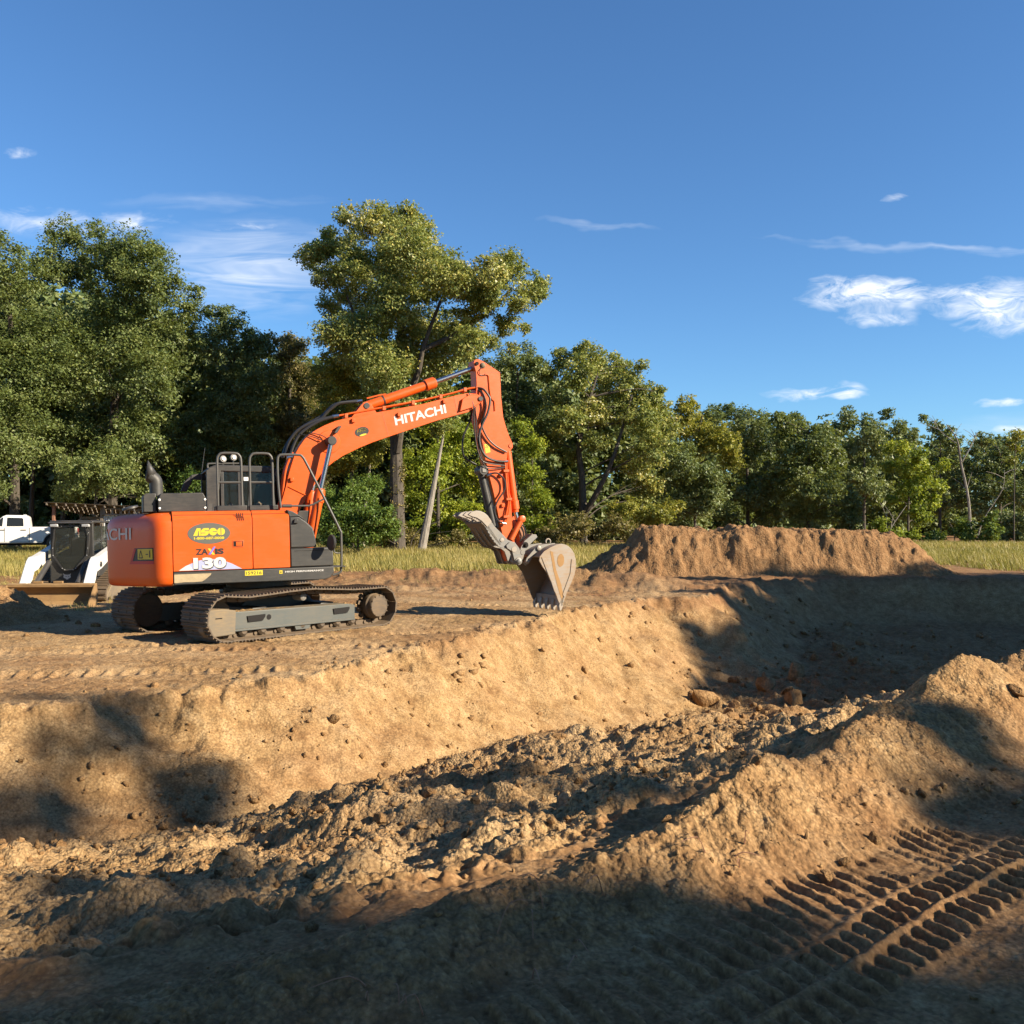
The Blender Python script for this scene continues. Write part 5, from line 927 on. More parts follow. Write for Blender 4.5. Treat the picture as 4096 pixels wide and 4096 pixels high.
for s in (-1, 1):
    def w(x, z, o=.006): return (x, s * (.93 - (z - 1.26) * (.13 / .54) + o), z)
    for q in ([(-2.28, 1.30), (-1.48, 1.30), (-1.50, 1.70), (-1.56, 1.745), (-2.26, 1.765)], [(-2.95, 1.30), (-2.48, 1.30), (-2.44, 1.765), (-2.50, 1.76)]): part('side_window', G().add([w(*p) for p in q], [tuple(range(len(q)))]), 'truck_glass', cabt)
    for x in (-1.20, -2.38, -3.2): part('door_gap', G().box(x - .012, x + .012, s * .972 - .002, s * .972 + .002, .48, 1.24), 'hole', tb)
    part('rocker_gap', G().box(-3.0, -.62, s * .972 - .002, s * .972 + .002, .47, .485), 'hole', tb)
    for x in (-1.62, -2.62): part('door_handle', G().box(x, x + .27, s * .99 - .015, s * .99 + .015, 1.085, 1.125), 'black_plastic', tb, bevel=.012)
    for wx in (0, -3.68):
        wh = tp('wheel', G().lathe((wx, s * .97, .40), (0, -s, 0), [(-.005, .25), (.0, .38), (.03, .405), (.22, .405), (.25, .37), (.25, .1)], 30), 'rubber'); part('rim', G().lathe((wx, s * .978, .40), (0, s, 0), [(0, .25), (.004, .24), (-.04, .21)], 24), 'wheel_alloy', wh)
        for k in range(6): a = k * math.pi / 3; part('spoke_gap', G().add([(wx + r * math.cos(a + d), s * .984, .40 + r * math.sin(a + d)) for r, d in ((.08, -.22), (.2, -.3), (.2, .3), (.08, .22))], [(0, 1, 2, 3)]), 'hole', wh)
    tp('wheel_well', G().prism([(-.6, .3), (-.5, .95), (.5, .95), (.6, .3)], s * .70, s * .955), 'hole'); tp('wheel_well', G().prism([(-4.2, .3), (-4.1, .95), (-3.2, .95), (-3.1, .3)], s * .70, s * .955), 'hole')
tp('underbody', G().box(-4.2, .9, -.7, .7, .30, .48), 'hole'); tp('rear_bumper', G().box(1.1, 1.24, -.9, .9, .48, .66), 'chrome', .03); tp('roof_lamp', G().box(-1.55, -1.40, -.2, .2, 1.885, 1.92), 'lamp_white', .01); tp('tail_lamp', G().box(1.10, 1.18, -.965, -.83, .85, 1.2), 'red_decal', .01)

# ------------------------------------------------------------------ shed
SX, SY = -22.9, 47.3; sz = zat(SX, SY)
shed = empty('lean_to_shed', (SX, SY, sz), 'weathered wooden lean-to shed with corrugated tin side behind the loader', 'shed')
def shp(name, g, mat, bevel=.006): return part(name, g, mat, shed, None, bevel)
for x, y, h in ((0, 0, 2.52), (2.4, 0, 2.42), (4.6, 0, 2.3), (0, 3, 2.2), (4.6, 3, 2.0)): shp('post', G().box(x - .07, x + .07, y - .07, y + .07, -.1, h), 'rusty' if (x, y) == (0, 0) else 'old_wood')
shp('roof_beam', G().prism([(-.25, 2.50), (4.9, 2.28), (4.9, 2.40), (-.25, 2.64)], -.12, .0), 'old_wood'); shp('roof_beam', G().prism([(-.25, 2.18), (4.9, 1.96), (4.9, 2.08), (-.25, 2.30)], 2.95, 3.05), 'old_wood')
for k in range(11):
    x = -.2 + k * .48; zt = 2.66 - k * .0215; shp('rafter', G().add([(x, -.45, zt), (x + .07, -.45, zt), (x + .07, 3.2, zt - .42), (x, 3.2, zt - .42), (x, -.45, zt - .12), (x + .07, -.45, zt - .12), (x + .07, 3.2, zt - .54), (x, 3.2, zt - .54)], [(0, 1, 2, 3), (4, 7, 6, 5), (0, 4, 5, 1), (2, 6, 7, 3), (0, 3, 7, 4), (1, 5, 6, 2)]), 'old_wood')
rs = np.random.default_rng(3)
for k in range(6): y = -.45 + k * .6; dz = -.115 * (y + .45); shp('roof_board', G().add([(-.3, y, 2.69 + dz), (4.95, y + rs.uniform(-.06, .06), 2.46 + dz), (4.95, y + .5, 2.40 + dz), (-.3, y + .5, 2.63 + dz), (-.3, y, 2.66 + dz), (4.95, y, 2.43 + dz), (4.95, y + .5, 2.37 + dz), (-.3, y + .5, 2.60 + dz)], [(0, 1, 2, 3), (4, 7, 6, 5), (0, 4, 5, 1), (1, 5, 6, 2), (2, 6, 7, 3), (3, 7, 4, 0)]), 'old_wood')
for j in range(2):
    g = G(); nn = 36; x0 = 2.45 + j * 1.08
    V = []
    for z in (.9, 2.02):
        V += [(x0 + 1.06 * k / nn, -.02 + .018 * math.cos(k * 1.57) - .01 * j, z) for k in range(nn + 1)]
    g.add(V, [(k, k + 1, nn + 2 + k, nn + 1 + k) for k in range(nn)]); shp('tin_panel', g, 'tin', 0)
for k in range(6): shp('gable_slat', G().box(2.5 + k * .42, 2.62 + k * .42, -.16, -.13, 2.05, 2.36 - k * .02), 'old_wood')
shp('gable_rail', G().box(2.4, 4.75, -.17, -.14, 2.03, 2.11), 'old_wood'); shp('gable_rail', G().prism([(2.4, 2.34), (4.75, 2.24), (4.75, 2.32), (2.4, 2.42)], -.20, -.17), 'old_wood')
for x in (1.1, 1.9): shp('stored_log', G().cyl((x, .4, 1.75), (x, 2.6, 1.65), .11, n=10), 'old_wood', 0)
shp('back_wall', G().box(0, 4.6, 2.9, 2.94, .2, 2.0), 'old_wood')
# ------------------------------------------------------------------ trees
def W(px, py, d): return np.array([(px - 512) / FPX * d, d, CAM_H + (YH - py) / FPX * d])
def leaves(lobes, k, size, rs, upb=.35, tmean=.45, tvar=.17, gap=1.0):
    """lobes: (centre xyz, radius m, pixel radius) -> triangles spread through clumps in each lobe's volume"""
    Vs, Ts = [], []
    for c, r, rp in lobes:
        N = max(60, int(k * rp * rp)); ns = max(8, int((13 + 17 * r) * gap)); per = max(8, N // ns)
        d = rs.normal(size=(ns, 3)); d /= np.linalg.norm(d, axis=1, keepdims=True); d[:, 2] += .15
        rad_ = r * 1.03 * rs.uniform(.08, 1.0, ns) ** .5
        sc = np.asarray(c) + d * rad_[:, None] * np.array([1, 1, .92]); sig = (.055 + .17 * rs.random(ns) ** 1.6) * r + .07
        o = rs.normal(size=(ns, per, 3)); o *= np.minimum(1, 2.3 / (np.linalg.norm(o, axis=2, keepdims=True) + 1e-9)); P = sc[:, None] + o * sig[:, None, None] * np.array([1, 1, .72])
        P = P.reshape(-1, 3); n = len(P); m_ = rs.random(n) < .09; u_ = rs.normal(size=(n, 3)); u_ /= np.linalg.norm(u_, axis=1, keepdims=True); P = np.where(m_[:, None], np.asarray(c) + u_ * (rs.random(n) ** .5 * r * .72)[:, None] * np.array([1, 1, .92]), P)
        nrm = rs.normal(size=(n, 3)); nrm[:, 2] = np.abs(nrm[:, 2]) * .6 + upb; nrm += np.repeat(d, per, 0) * .5; nrm /= np.linalg.norm(nrm, axis=1, keepdims=True)
        a = np.cross(nrm, rs.normal(size=(n, 3))); a /= np.linalg.norm(a, axis=1, keepdims=True) + 1e-9; b = np.cross(nrm, a); s = size * rs.uniform(.6, 1.35, n)[:, None]
        Vs.append(np.stack([P + a * s, P - a * s * .45 + b * s * .62, P - a * s * .45 - b * s * .62], 1))
        t = tmean + rs.normal() * .07 + np.repeat(rs.normal(size=ns) * .10, per) + rs.normal(size=n) * tvar; Ts.append(t)
    V = np.concatenate(Vs); T = np.clip(np.concatenate(Ts), 0, 1); return V, np.repeat(T, 3)
def limb_path(a, b, rs, sag=.12):
    a, b = Vector(a), Vector(b); m = a.lerp(b, .5); L = (b - a).length
    m += Vector((rs.normal() * .08, rs.normal() * .08, sag * .6 - abs(rs.normal()) * .03)) * L; return smooth_path([a, m, b], 4)
def tree(name, label, cat, d, lobes, mat, base, trunk=None, bark='bark', k=5.0, group=None, rtrunk=.22, limbs=True, seed=0, tmean=.45, spread=None, gap=1.0, leaf=None, upb=.35, twigs=0):
    rs = np.random.default_rng(seed + 1000); b = W(*base, d); bz = zat(b[0], b[1]) - .08; O = np.array([b[0], b[1], bz])
    root = empty(name, tuple(O), label, cat, group); m = d / FPX
    top = min(l[1] - l[2] for l in lobes) if lobes else base[1] - 100; cx = sum(l[0] for l in lobes) / len(lobes) if lobes else base[0]
    if trunk is None:
        mx = base[0] * .55 + cx * .45; trunk = [base, (base[0] * .8 + mx * .2, base[1] * .6 + top * .4), (mx, base[1] * .28 + top * .72), (cx, base[1] * .12 + top * .88)]
    TP = [W(px, py, d) for px, py in trunk]; TP[0][2] = min(TP[0][2], bz); TP = smooth_path([tuple(p - O) for p in TP], 5)
    H = TP[-1].z - TP[0].z; rr = [max(.03, rtrunk * (1 - .82 * i / (len(TP) - 1)) * (1.35 if i == 0 else 1)) for i in range(len(TP))]
    g = G().tube(TP, rr, 9)
    L3 = []; sp = spread
    for px, py, rp in lobes:
        r = rp * m; w_ = (max(l[0] + l[2] for l in lobes) - min(l[0] - l[2] for l in lobes)) * m * .30 if sp is None else sp
        c = W(px, py, d) + np.array([0, rs.uniform(-1, 1) * w_, 0]); L3.append((c - O, r, rp))
    if limbs:
        for c, r, rp in L3:
            if isinstance(limbs, float) and (Vector(c) - min(TP, key=lambda p: (p - Vector(c)).length)).length > limbs: continue
            cand = [(p, i) for i, p in enumerate(TP) if p.z < c[2] - .1 * r] or [(TP[0], 0)]
            p, i = min(cand, key=lambda q: (Vector(c) - q[0]).length + .35 * abs((c[2] - q[0].z) - .55 * (Vector((c[0], c[1], 0)) - Vector((q[0].x, q[0].y, 0))).length))
            q = limb_path(p, c, rs); r0 = min(rr[i] * .55, .03 + .035 * r); g.tube(q, [r0 * (1 - .75 * j / (len(q) - 1)) for j in range(len(q))], 5, False)
            for _ in range(3 + twigs):
                e = np.array(c) + rs.normal(size=3) * r * .55; st = q[len(q) // 2 + rs.integers(0, 3)]; qq = limb_path(st, e, rs, .05); g.tube(qq[::2], [r0 * .3, r0 * .22, r0 * .16, r0 * .1, r0 * .06][:len(qq[::2])], 4, False)
    part('trunk', g, bark, root)
    if mat:
        V, T = leaves(L3, k * 1.5, leaf or .00165 * d, rs, upb, tmean, gap=gap)
        o = link(bpy.data.objects.new('crown', np_mesh('crown', V, np.arange(len(V) * 3).reshape(-1, 3), mat, {'tint': T}))); o.parent = root
    return root
EDGE = 'trees along the edge of the wood'
tree('oak_tree', 'dark green broad tree cut by the left edge of the picture', 'tree', 56, [(-30, 330, 58), (18, 292, 44), (-5, 262, 24), (32, 262, 20), (5, 248, 14), (8, 390, 52), (42, 345, 38), (-35, 430, 48), (25, 440, 42), (-10, 480, 34)], 'leaf_oak', (15, 552), seed=1, rtrunk=.32, k=4.2, group=EDGE)
tree('oak_tree', 'largest dark oak at left with a stepped crown against the sky', 'tree', 59, [(75, 268, 32), (72, 240, 15), (104, 250, 20), (102, 236, 10), (126, 266, 34), (149, 250, 12), (152, 284, 32), (172, 300, 26), (183, 285, 10), (190, 315, 17), (196, 304, 9), (186, 345, 26), (120, 320, 44), (82, 322, 38), (145, 365, 40), (95, 385, 40), (170, 385, 30), (122, 430, 38), (78, 440, 34), (155, 440, 32), (110, 478, 26)], 'leaf_oak', (112, 552), seed=2, rtrunk=.36, k=4.2, group=EDGE)
tree('oak_tree', 'small olive green tree with low boughs in front of the left oaks', 'tree', 53, [(98, 472, 26), (128, 478, 20), (75, 480, 22), (112, 455, 18), (140, 492, 14), (62, 500, 16)], 'leaf_oak', (95, 553), seed=3, rtrunk=.13, tmean=.62, group=EDGE)
tree('oak_tree', 'medium dark tree in the dip right of the stepped oak', 'tree', 63, [(222, 350, 20), (237, 330, 16), (232, 318, 9), (252, 352, 22), (247, 336, 10), (225, 385, 30), (255, 395, 30), (215, 425, 30), (250, 440, 30), (228, 470, 26), (262, 475, 22), (205, 460, 22)], 'leaf_dark', (232, 550), seed=4, rtrunk=.22, tmean=.55, group=EDGE)
tree('oak_tree', 'round-topped brownish tree just left of the tall cottonwood', 'tree', 65, [(270, 348, 14), (284, 344, 15), (298, 350, 14), (278, 372, 24), (300, 380, 22), (285, 410, 28), (305, 425, 22), (272, 440, 24), (295, 465, 26), (315, 480, 18), (280, 495, 20)], 'leaf_brush', (290, 550), seed=5, rtrunk=.2, tmean=.32, group=EDGE)
C1 = [(399, 230, 22), (395, 216, 8), (412, 222, 10), (372, 236, 20), (341, 236, 17), (348, 226, 9), (329, 252, 20), (314, 262, 13), (306, 258, 6), (417, 236, 20), (423, 250, 14), (384, 256, 32), (411, 270, 26), (441, 268, 20), (456, 262, 8), (452, 296, 26), (343, 282, 26), (320, 294, 14), (368, 304, 30), (333, 318, 22), (399, 318, 26), (430, 322, 28), (461, 328, 22), (411, 352, 30), (446, 352, 26), (372, 350, 30), (470, 356, 16), (345, 345, 20), (395, 385, 26), (430, 385, 22), (408, 420, 20),
      (479, 274, 15), (497, 266, 14), (505, 259, 7), (508, 287, 20), (533, 287, 14), (541, 296, 9), (536, 306, 9), (518, 312, 14), (488, 310, 18), (505, 330, 13), (493, 294, 18), (512, 342, 7), (525, 328, 6), (462, 285, 16), (474, 318, 18), (480, 300, 16), (428, 292, 24), (464, 345, 16), (486, 338, 11), (355, 260, 18), (395, 290, 22)]
c1 = tree('cottonwood_tree', 'tallest cottonwood with a twin-lobed glittering crown behind the boom', 'tree', 57, C1, 'leaf_cottonwood', (398, 553), trunk=[(398, 553), (397, 500), (396, 450), (395, 410), (396, 370), (401, 320), (398, 260), (397, 225)], seed=6, rtrunk=.48, k=5.6, group=EDGE, tmean=.5, gap=1.25, upb=.25, twigs=1, bark='bark', limbs=3.6)
def extra_limb(root, d, pts, r0, r1, bark):
    O = np.array(root.location); P = smooth_path([tuple(W(px, py, d + dd) - O) for px, py, dd in pts], 5); n = len(P); part('limb', G().tube(P, [r0 + (r1 - r0) * i / (n - 1) for i in range(n)], 8), bark, root)
extra_limb(c1, 57, [(397, 452, -.2), (404, 410, -1), (418, 372, -1.6), (424, 345, -1.8), (441, 300, -1.5)], .27, .08, 'bark'); extra_limb(c1, 57, [(422, 350, -1.6), (455, 334, -1), (486, 314, -.6), (512, 288, -.3)], .16, .05, 'bark'); extra_limb(c1, 57, [(397, 440, -.3), (383, 395, -1), (365, 345, -1.5), (345, 290, -1)], .2, .06, 'bark')
iv = W(398, 500, 57) - np.array(c1.location); V, T = leaves([((0, 0, z), .42 - z * .012, 6.5) for z in np.linspace(.3, 5.2, 14)], 7, .09, np.random.default_rng(5), tmean=.5); V[:, :, 0] += iv[0] * .5 * 0
oi = link(bpy.data.objects.new('ivy', np_mesh('ivy', V, np.arange(len(V) * 3).reshape(-1, 3), 'leaf_brush', {'tint': T}))); oi.parent = c1; oi['label'] = 'brown ivy climbing the lower trunk'
tree('olive_tree', 'yellowish leafy tree under the left side of the tall cottonwood', 'tree', 59, [(345, 372, 22), (325, 385, 18), (318, 370, 9), (360, 398, 26), (385, 415, 22), (350, 428, 26), (330, 420, 18), (368, 452, 22), (340, 460, 20)], 'leaf_olive', (352, 551), seed=7, rtrunk=.15, tmean=.45, group=EDGE)
tree('lime_tree', 'bright yellow-green tree around the leaning pale trunk', 'tree', 61, [(432, 425, 20), (455, 445, 24), (428, 470, 24), (465, 480, 22), (440, 505, 22), (412, 500, 18), (405, 470, 16), (470, 520, 16), (452, 532, 14), (420, 530, 14)], 'leaf_lime', (438, 550), seed=8, rtrunk=.14, tmean=.4, group=EDGE)
ln = tree('leaning_trunk', 'pale bare trunk leaning right in front of the yellow-green tree', 'tree', 55, [(446, 425, 10), (438, 432, 8)], 'leaf_cottonwood', (421, 553), trunk=[(421, 553), (427, 522), (433, 490), (439, 458), (444, 432)], bark='bark_pale', rtrunk=.27, seed=9)
tree('slender_trunk', 'slender pale leaning trunk deep in the shade left of the cottonwood', 'tree', 60, [(376, 420, 12)], 'leaf_cottonwood', (362, 552), trunk=[(362, 552), (366, 500), (370, 465), (376, 425)], bark='bark_pale', rtrunk=.16, seed=10)
tree('shrub', 'dense round green shrub right of the excavator handrail', 'shrub', 49, [(345, 500, 18), (366, 490, 17), (355, 522, 20), (380, 515, 16), (335, 525, 15), (393, 530, 12), (372, 536, 14), (350, 540, 14), (325, 538, 10)], 'leaf_shrub', (358, 556), seed=11, rtrunk=.05, k=6.5, leaf=.075, tmean=.5, upb=.5)
tree('oak_tree', 'dark tree between the cottonwood and the excavator arm', 'tree', 66, [(505, 368, 20), (527, 358, 16), (536, 368, 10), (518, 395, 26), (498, 415, 24), (535, 420, 24), (515, 450, 26), (498, 470, 22), (538, 480, 22), (512, 500, 22)], 'leaf_dark', (515, 550), seed=12, rtrunk=.2, group=EDGE)
tree('lime_tree', 'narrow yellow-green tree right behind the excavator arm', 'tree', 62, [(523, 428, 11), (532, 448, 14), (528, 475, 16), (540, 500, 14), (528, 520, 14), (545, 525, 10)], 'leaf_lime', (532, 551), seed=13, rtrunk=.09, tmean=.42, group=EDGE)
c2 = tree('cottonwood_tree', 'rounded cottonwood with a forked trunk right of the bucket', 'tree', 66, [(589, 359, 17), (580, 354, 8), (610, 364, 17), (631, 369, 15), (642, 366, 7), (578, 380, 20), (603, 387, 22), (628, 390, 20), (649, 396, 16), (660, 392, 7), (663, 410, 14), (592, 416, 16), (640, 424, 22), (668, 428, 13), (617, 412, 18), (652, 452, 20), (635, 466, 16), (654, 483, 16), (562, 362, 13), (547, 374, 12), (556, 396, 18), (566, 425, 18), (550, 440, 15), (594, 443, 12), (645, 498, 11), (572, 455, 12)], 'leaf_cottonwood', (583, 549), trunk=[(583, 549), (583, 515), (582, 480), (579, 445), (588, 405), (598, 372)], seed=14, rtrunk=.36, k=5.4, group=EDGE, tmean=.52, gap=1.2, upb=.25)
extra_limb(c2, 66, [(584, 515, 0), (596, 494, -.8), (610, 466, -1.2), (622, 430, -.8), (632, 395, 0)], .24, .06, 'bark')
tree('olive_tree', 'yellow-topped tree right of the rounded cottonwood', 'tree', 73, [(686, 408, 12), (682, 420, 14), (694, 428, 15), (714, 436, 14), (725, 450, 14), (728, 464, 11), (702, 445, 16), (690, 460, 12)], 'leaf_olive', (695, 547), seed=15, rtrunk=.13, tmean=.45, group=EDGE)
tree('oak_tree', 'low blue-green tree under the yellow-topped one', 'tree', 70, [(680, 466, 20), (698, 476, 20), (714, 488, 18), (682, 492, 18), (705, 506, 17), (670, 508, 15), (690, 522, 14)], 'leaf_dark', (695, 547), seed=16, rtrunk=.12, tmean=.6, group=EDGE)
tree('oak_tree', 'dark tree with a flat top above the left part of the mound', 'tree', 84, [(724, 411, 11), (742, 415, 13), (735, 406, 6), (712, 421, 13), (738, 431, 17), (757, 424, 13), (762, 446, 18), (745, 460, 18), (762, 478, 18), (748, 497, 18), (765, 512, 15), (735, 515, 15)], 'leaf_dark', (748, 546), seed=17, rtrunk=.2, group=EDGE)
tree('oak_tree', 'broad domed green tree above the middle of the mound', 'tree', 80, [(784, 424, 12), (776, 420, 6), (803, 423, 12), (798, 415, 5), (818, 431, 12), (790, 443, 18), (813, 446, 18), (832, 452, 12), (794, 466, 20), (821, 466, 20), (840, 464, 11), (785, 488, 19), (808, 492, 20), (832, 488, 16), (798, 511, 17), (826, 511, 16), (842, 505, 11)], 'leaf_oak', (808, 546), seed=18, rtrunk=.22, tmean=.5, group=EDGE)
tree('oak_tree', 'grey-green tree with two separate crown tops in the back row', 'tree', 96, [(842, 416, 8), (848, 424, 9), (836, 430, 9), (872, 420, 8), (882, 417, 7), (877, 430, 11), (895, 430, 9), (864, 437, 12), (854, 452, 14), (882, 450, 13), (866, 470, 14), (850, 480, 12), (870, 490, 14)], 'leaf_dark', (864, 545), seed=19, rtrunk=.2, tmean=.65, group=EDGE)
tree('lime_tree', 'yellow-green tree standing out before the dark wood at right', 'tree', 76, [(889, 448, 7), (900, 450, 9), (912, 456, 8), (921, 463, 10), (936, 467, 7), (906, 467, 13), (889, 467, 8), (924, 480, 13), (942, 487, 8), (906, 488, 12), (919, 499, 14), (936, 502, 10), (910, 512, 9), (926, 518, 11), (895, 500, 8)], 'leaf_lime', (908, 548), seed=20, rtrunk=.11, tmean=.42, group=EDGE)
tree('oak_tree', 'spiky-topped grey-green tree in the back row beyond the yellow-green one', 'tree', 98, [(921, 419, 5), (927, 428, 8), (918, 438, 10), (938, 437, 9), (948, 447, 11), (958, 460, 13), (940, 460, 12), (930, 475, 12), (955, 482, 14), (965, 500, 13), (945, 505, 13)], 'leaf_dark', (940, 545), seed=21, rtrunk=.17, tmean=.62, group=EDGE)
tree('oak_tree', 'dark rounded tree nearest the right end of the wood', 'tree', 96, [(970, 443, 9), (988, 448, 10), (1005, 451, 10), (982, 466, 14), (1003, 470, 14), (1024, 458, 12), (1040, 470, 16), (990, 490, 15), (1012, 495, 16), (1035, 500, 16), (978, 508, 13), (1000, 518, 13)], 'leaf_dark', (1000, 545), seed=22, rtrunk=.18, tmean=.55, group=EDGE)
tree('sapling', 'thin sapling with a tufted top at the right edge', 'tree', 72, [(1017, 436, 7), (1012, 444, 5), (1020, 448, 6), (1014, 460, 5)], 'leaf_olive', (1014, 547), seed=23, rtrunk=.06, group=EDGE)
def bare(name, label, d, base, twigs, r, seed):
    rs = np.random.default_rng(seed); b = W(*base, d); O = np.array([b[0], b[1], zat(b[0], b[1]) - .05]); root = empty(name, tuple(O), label, 'tree'); g = G()
    for pts, r0 in twigs:
        P = smooth_path([tuple(W(px, py, d) + np.array([0, rs.normal() * .4 * (i > 0), 0]) - O) for i, (px, py) in enumerate(pts)], 4); n = len(P); g.tube(P, [max(.018, r0 * (1 - .8 * i / (n - 1))) for i in range(n)], 6)
        for _ in range(4):
            i = rs.integers(n // 3, n); e = P[i] + Vector((rs.normal() * .9, rs.normal() * .5, abs(rs.normal()) * .9)); g.tube([P[i], P[i].lerp(e, .5) + Vector((0, 0, .1)), e], [.03, .022, .012], 4)
    part('trunk', g, 'bark_pale', root)
bare('dead_tree', 'bare grey dead tree with forked twigs rising above the right wood', 86, (971, 548), [([(971, 548), (969, 500), (962, 462), (955, 440), (948, 424)], .15), ([(962, 462), (970, 446), (978, 432)], .07), ([(956, 443), (942, 432), (938, 422)], .05)], .1, 31)
bare('bent_sapling', 'bare slanting stem low at the right end of the wood', 82, (975, 549), [([(975, 549), (985, 520), (1002, 490), (1006, 470)], .06)], .06, 32)
bare('bare_stem', 'thin leafless stem leaning at the foot of the yellow-green tree', 74, (884, 549), [([(884, 549), (890, 528), (908, 505)], .06), ([(886, 545), (888, 510)], .05)], .06, 33)
# brush at the foot of the wood
tree('brush', 'brown tangled brush between the bucket and the mound', 'shrub', 60, [(560, 530, 15), (580, 528, 15), (600, 533, 13), (615, 525, 12), (545, 538, 10), (630, 535, 11)], 'leaf_brush', (585, 553), seed=41, rtrunk=.04, k=6)
tree('brush', 'yellow-leaved bush hanging over the left end of the mound', 'shrub', 62, [(627, 510, 13), (640, 520, 11), (612, 512, 9), (675, 508, 11), (660, 516, 12)], 'leaf_olive', (640, 553), seed=42, rtrunk=.05, k=6)
tree('cedar', 'small dark cone-shaped cedar behind the right part of the mound', 'tree', 78, [(850, 490, 5), (850, 500, 8), (850, 512, 11), (850, 526, 13)], 'leaf_dark', (850, 549), seed=43, rtrunk=.07, k=7)
tree('cedar', 'little pointed evergreen in the grass near the right edge', 'tree', 72, [(991, 515, 4), (991, 523, 7), (991, 533, 9), (991, 541, 9)], 'leaf_shrub', (991, 550), seed=44, rtrunk=.05, k=7)
tree('shrub', 'dark green bush at the right edge behind the tall grass', 'shrub', 74, [(1012, 524, 13), (1028, 520, 13), (1005, 536, 9), (1020, 538, 11), (1040, 530, 14)], 'leaf_dark', (1016, 550), seed=45, rtrunk=.05, k=6, tmean=.6)
tree('shrub', 'pale green bush left of the pointed evergreen', 'shrub', 74, [(956, 531, 11), (944, 538, 8), (968, 536, 9), (930, 540, 8)], 'leaf_shrub', (955, 550), seed=46, rtrunk=.05, k=6, tmean=.35)
tree('shrub', 'low weedy bush behind the right end of the mound', 'shrub', 74, [(882, 528, 9), (895, 535, 8), (872, 538, 8), (912, 538, 8)], 'leaf_lime', (885, 550), seed=47, rtrunk=.05, k=6, tmean=.3)
tree('shrub', 'leafy bush behind the exhaust stack of the excavator', 'shrub', 57, [(185, 480, 16), (205, 490, 18), (170, 500, 16), (195, 515, 18), (225, 505, 16), (160, 525, 14)], 'leaf_shrub', (192, 553), seed=48, rtrunk=.06, k=5, tmean=.4)
tree('shrub', 'brambly bush under the tall cottonwood left of its trunk', 'shrub', 57, [(372, 530, 12), (385, 540, 10), (410, 540, 11), (440, 545, 9), (460, 540, 10), (485, 535, 12), (505, 538, 12)], 'leaf_brush', (410, 553), seed=49, rtrunk=.04, k=5, tmean=.45)
for i, (x0, lab) in enumerate(((30, 'dark trunk in the shade above the pickup cab'), (62, 'dark trunk in the shade above the pickup bed'), (150, 'dark trunk in the shade behind the lean-to shed'))):
    tree('forest_trunk', lab, 'tree', 61, [(x0, 440, 16), (x0 + 14, 425, 14)], 'leaf_dark', (x0, 552), trunk=[(x0, 552), (x0 + 2, 500), (x0 + 5, 440)], seed=60 + i, rtrunk=.24)
# the wood behind, one mass
def woodland():
    rs = np.random.default_rng(77); L = []; 
    X = [-160, 60, 180, 215, 300, 330, 540, 660, 700, 760, 850, 950, 1024, 1200]; Yt = [285, 285, 318, 345, 362, 355, 368, 405, 420, 420, 428, 437, 441, 443]; Dp = [68, 68, 70, 72, 74, 72, 78, 84, 96, 100, 110, 114, 116, 118]
    for px in np.arange(-150, 1190, 15):
        yt = np.interp(px, X, Yt); d0 = np.interp(px, X, Dp)
        for py in np.arange(yt + 14, 548, 17):
            d = d0 + rs.uniform(-3, 6); r = rs.uniform(13, 19); c = W(px + rs.normal() * 6, py + rs.normal() * 5, d); L.append((c, r * d / FPX, r))
    V, T = leaves(L, .4, .30, rs, tmean=.62)
    g = [V]; o = link(bpy.data.objects.new('woodland', np_mesh('woodland', V, np.arange(len(V) * 3).reshape(-1, 3), 'leaf_dark', {'tint': T}))); tag(o, 'dense dark wood filling the background behind the edge trees', 'woodland', kind='stuff')
    # second, deeper layer keeps the sky from showing through at eye level
    L = []
    for px in np.arange(-220, 1260, 30):
        d = np.interp(px, X, Dp) + 14
        for py in np.arange(np.interp(px, X, Yt) + 45, 548, 26): c = W(px + rs.normal() * 8, py, d); L.append((c, 20 * d / FPX, 20))
    V, T = leaves(L, .14, .6, rs, tmean=.3); o = link(bpy.data.objects.new('woodland', np_mesh('woodland', V, np.arange(len(V) * 3).reshape(-1, 3), 'leaf_dark', {'tint': T}))); tag(o, 'farther depth of the wood behind the front trees', 'woodland', kind='stuff')
woodland()

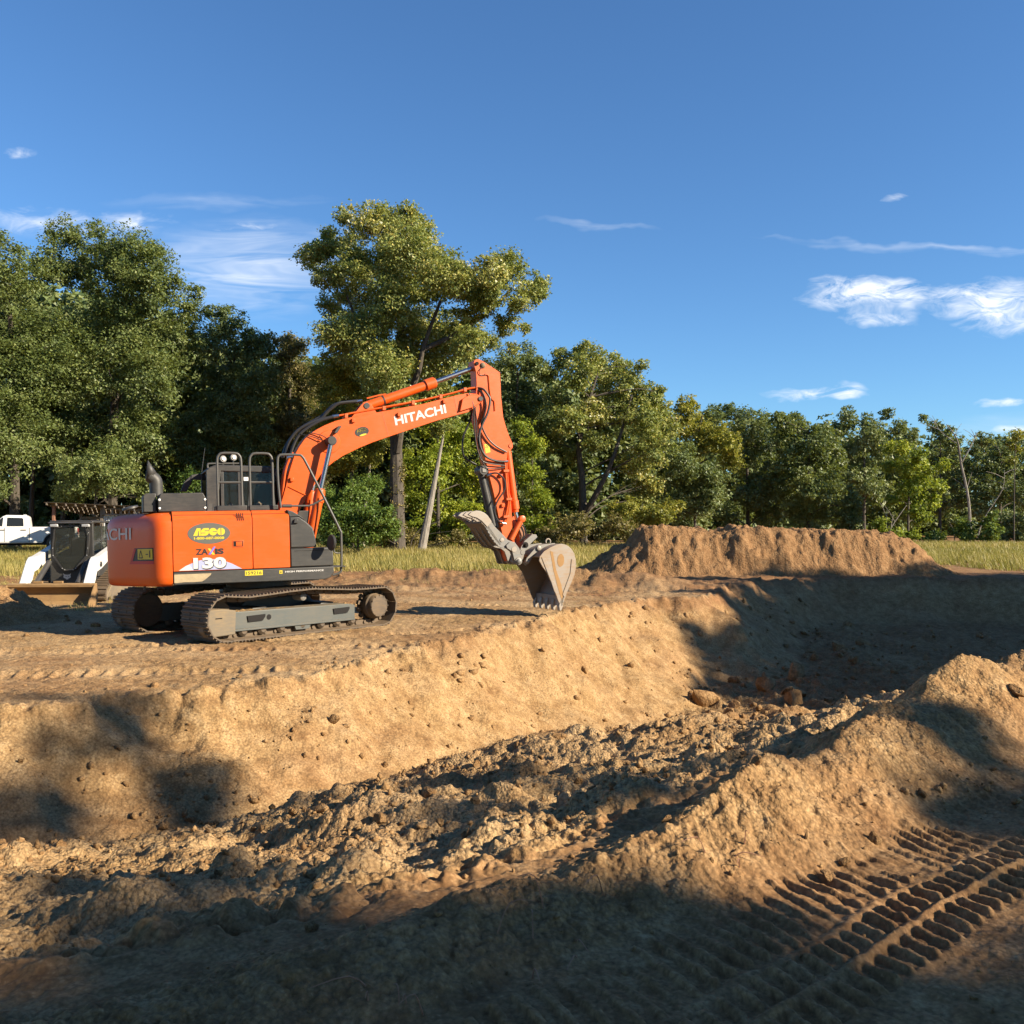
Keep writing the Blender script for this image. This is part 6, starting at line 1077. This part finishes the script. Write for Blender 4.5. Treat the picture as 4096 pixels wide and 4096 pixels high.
# ------------------------------------------------------------------ trees on the right, out of frame, whose shade falls on the pit and the foreground
E1 = np.array([math.cos(rad(SUN_AZ)), math.sin(rad(SUN_AZ)), 0]); E2 = np.array([-E1[1], E1[0], 0])
def shade_tree(q0, p0, lobes, label, seed, k=900, leaf=.16, rt=.3):
    rs = np.random.default_rng(seed); b = E1 * p0 + E2 * q0; O = np.array([b[0], b[1], zat(b[0], b[1]) - .1]); root = empty('unseen_tree', tuple(O), label, 'tree', 'trees shading the pit from the right')
    top = max(h for _, h, _ in lobes); g = G(); TP = smooth_path([(0, 0, 0), (rs.normal() * .2, rs.normal() * .2, top * .4), (0, 0, top * .86)], 5); n = len(TP); g.tube(TP, [rt * (1 - .8 * i / (n - 1)) for i in range(n)], 8); L = []
    for q, h, r in lobes:
        c = E1 * (p0 + rs.uniform(-1, 1) * .8) + E2 * q - O; c[2] = h - O[2]; L.append((c, r, math.sqrt(k) * r / math.sqrt(5)))
        p = min([p for p in TP if p.z < c[2] - .2] or [TP[0]], key=lambda p: (Vector(c) - p).length); qq = limb_path(p, c, rs); g.tube(qq, [.07 * (1 - .7 * j / (len(qq) - 1)) for j in range(len(qq))], 5, False)
    part('trunk', g, 'bark', root); V, T = leaves(L, 5, leaf, rs, gap=1.4); o = link(bpy.data.objects.new('crown', np_mesh('crown', V, np.arange(len(V) * 3).reshape(-1, 3), 'leaf_oak', {'tint': T}))); o.parent = root; return root
shade_tree(2.0, 28, [(2.1, 13.6, 1.4), (.8, 13.8, 1.3), (.4, 12, 2.0), (2.6, 11.3, 1.6), (1.6, 9, 2), (3.3, 14.72, .76), (3.85, 14.95, .5), (3.5, 15.0, .45), (4.25, 14.7, .33), (2.75, 14.65, .76), (2.1, 14.1, 1.4), (3.5, 13.7, .7), (4.4, 16.05, .35), (3.7, 15.95, .28), (3.0, 15.85, .32), (2.4, 15.6, .6), (1.4, 15.4, .9)], 'tall tree on the right whose shadow darkens the foreground berm', 91)
behind = shade_tree(-3.2, 28, [(-3, 14, 2.2), (-1.4, 13, 1.8), (-4.5, 12.5, 2), (-2.6, 16.3, 1.4), (-3, 10, 2.2), (-1.2, 10.6, 1.6)], 'tall tree on the right shading the ground before the camera', 92)
shade_tree(7.4, 28, [(7.2, 12.3, 1.1), (5.8, 11.6, 1.1), (8.6, 12.2, 1.1), (6.3, 14.85, .36), (7.7, 13.9, .45), (6.1, 13.5, .6), (6.8, 13.3, .6), (4.3, 13.6, .75), (5.1, 13.5, .72), (5.8, 13.45, .7), (6.5, 13.45, .55), (7.6, 17.3, .62), (7.5, 16.2, .5), (8.2, 15.7, .34), (6.5, 17.1, .45), (7, 10, 1.8), (8.6, 9.6, 1.6), (5.4, 17.2, .3)], 'sparse-topped tree on the right throwing soft shadows on the left bank', 93, 420)
for i, (q, top) in enumerate(((20.6, 14.3), (23.2, 15.6), (26.2, 16.2), (29.3, 16.2), (32.0, 16.4), (34.5, 15.3), (37.0, 13.2))):
    shade_tree(q, 28, [(q, top - 1.2, 1.25), (q - 1.1, top - 2.6, 1.5), (q + 1.2, top - 2.9, 1.5), (q + .2, top - 4.2, 2.0), (q - .8, top - 6.2, 2.1), (q + 1.0, top - 6.6, 2.1), (q, top - 8.5, 2.2)], ('tree on the right shading the pit, %s in its row' % ('nearest', 'second', 'third', 'fourth', 'fifth', 'sixth', 'farthest')[i]), 101 + i, 520, .24)

# unseen trees added behind the camera to block sky light, copies of one tree
rs = np.random.default_rng(19)
for i in range(16):
    x, y = -34 + i * 4.4 + rs.uniform(-1, 1), -9 - 4.5 * (i % 2) - rs.uniform(0, 2)
    if x > 12: y -= (x - 12) * .55
    r = behind.copy(); link(r); r.location = (x, y, 0); r.rotation_euler = (0, 0, rs.uniform(0, 6.28)); k = rs.uniform(.95, 1.25); r.scale = (k * 1.25, k * 1.25, k)
    r['label'] = 'tall leafy tree in the wood behind the camera'; r['group'] = 'unseen trees added to block sky light'
    for ch in behind.children:
        c = ch.copy(); link(c); c.parent = r
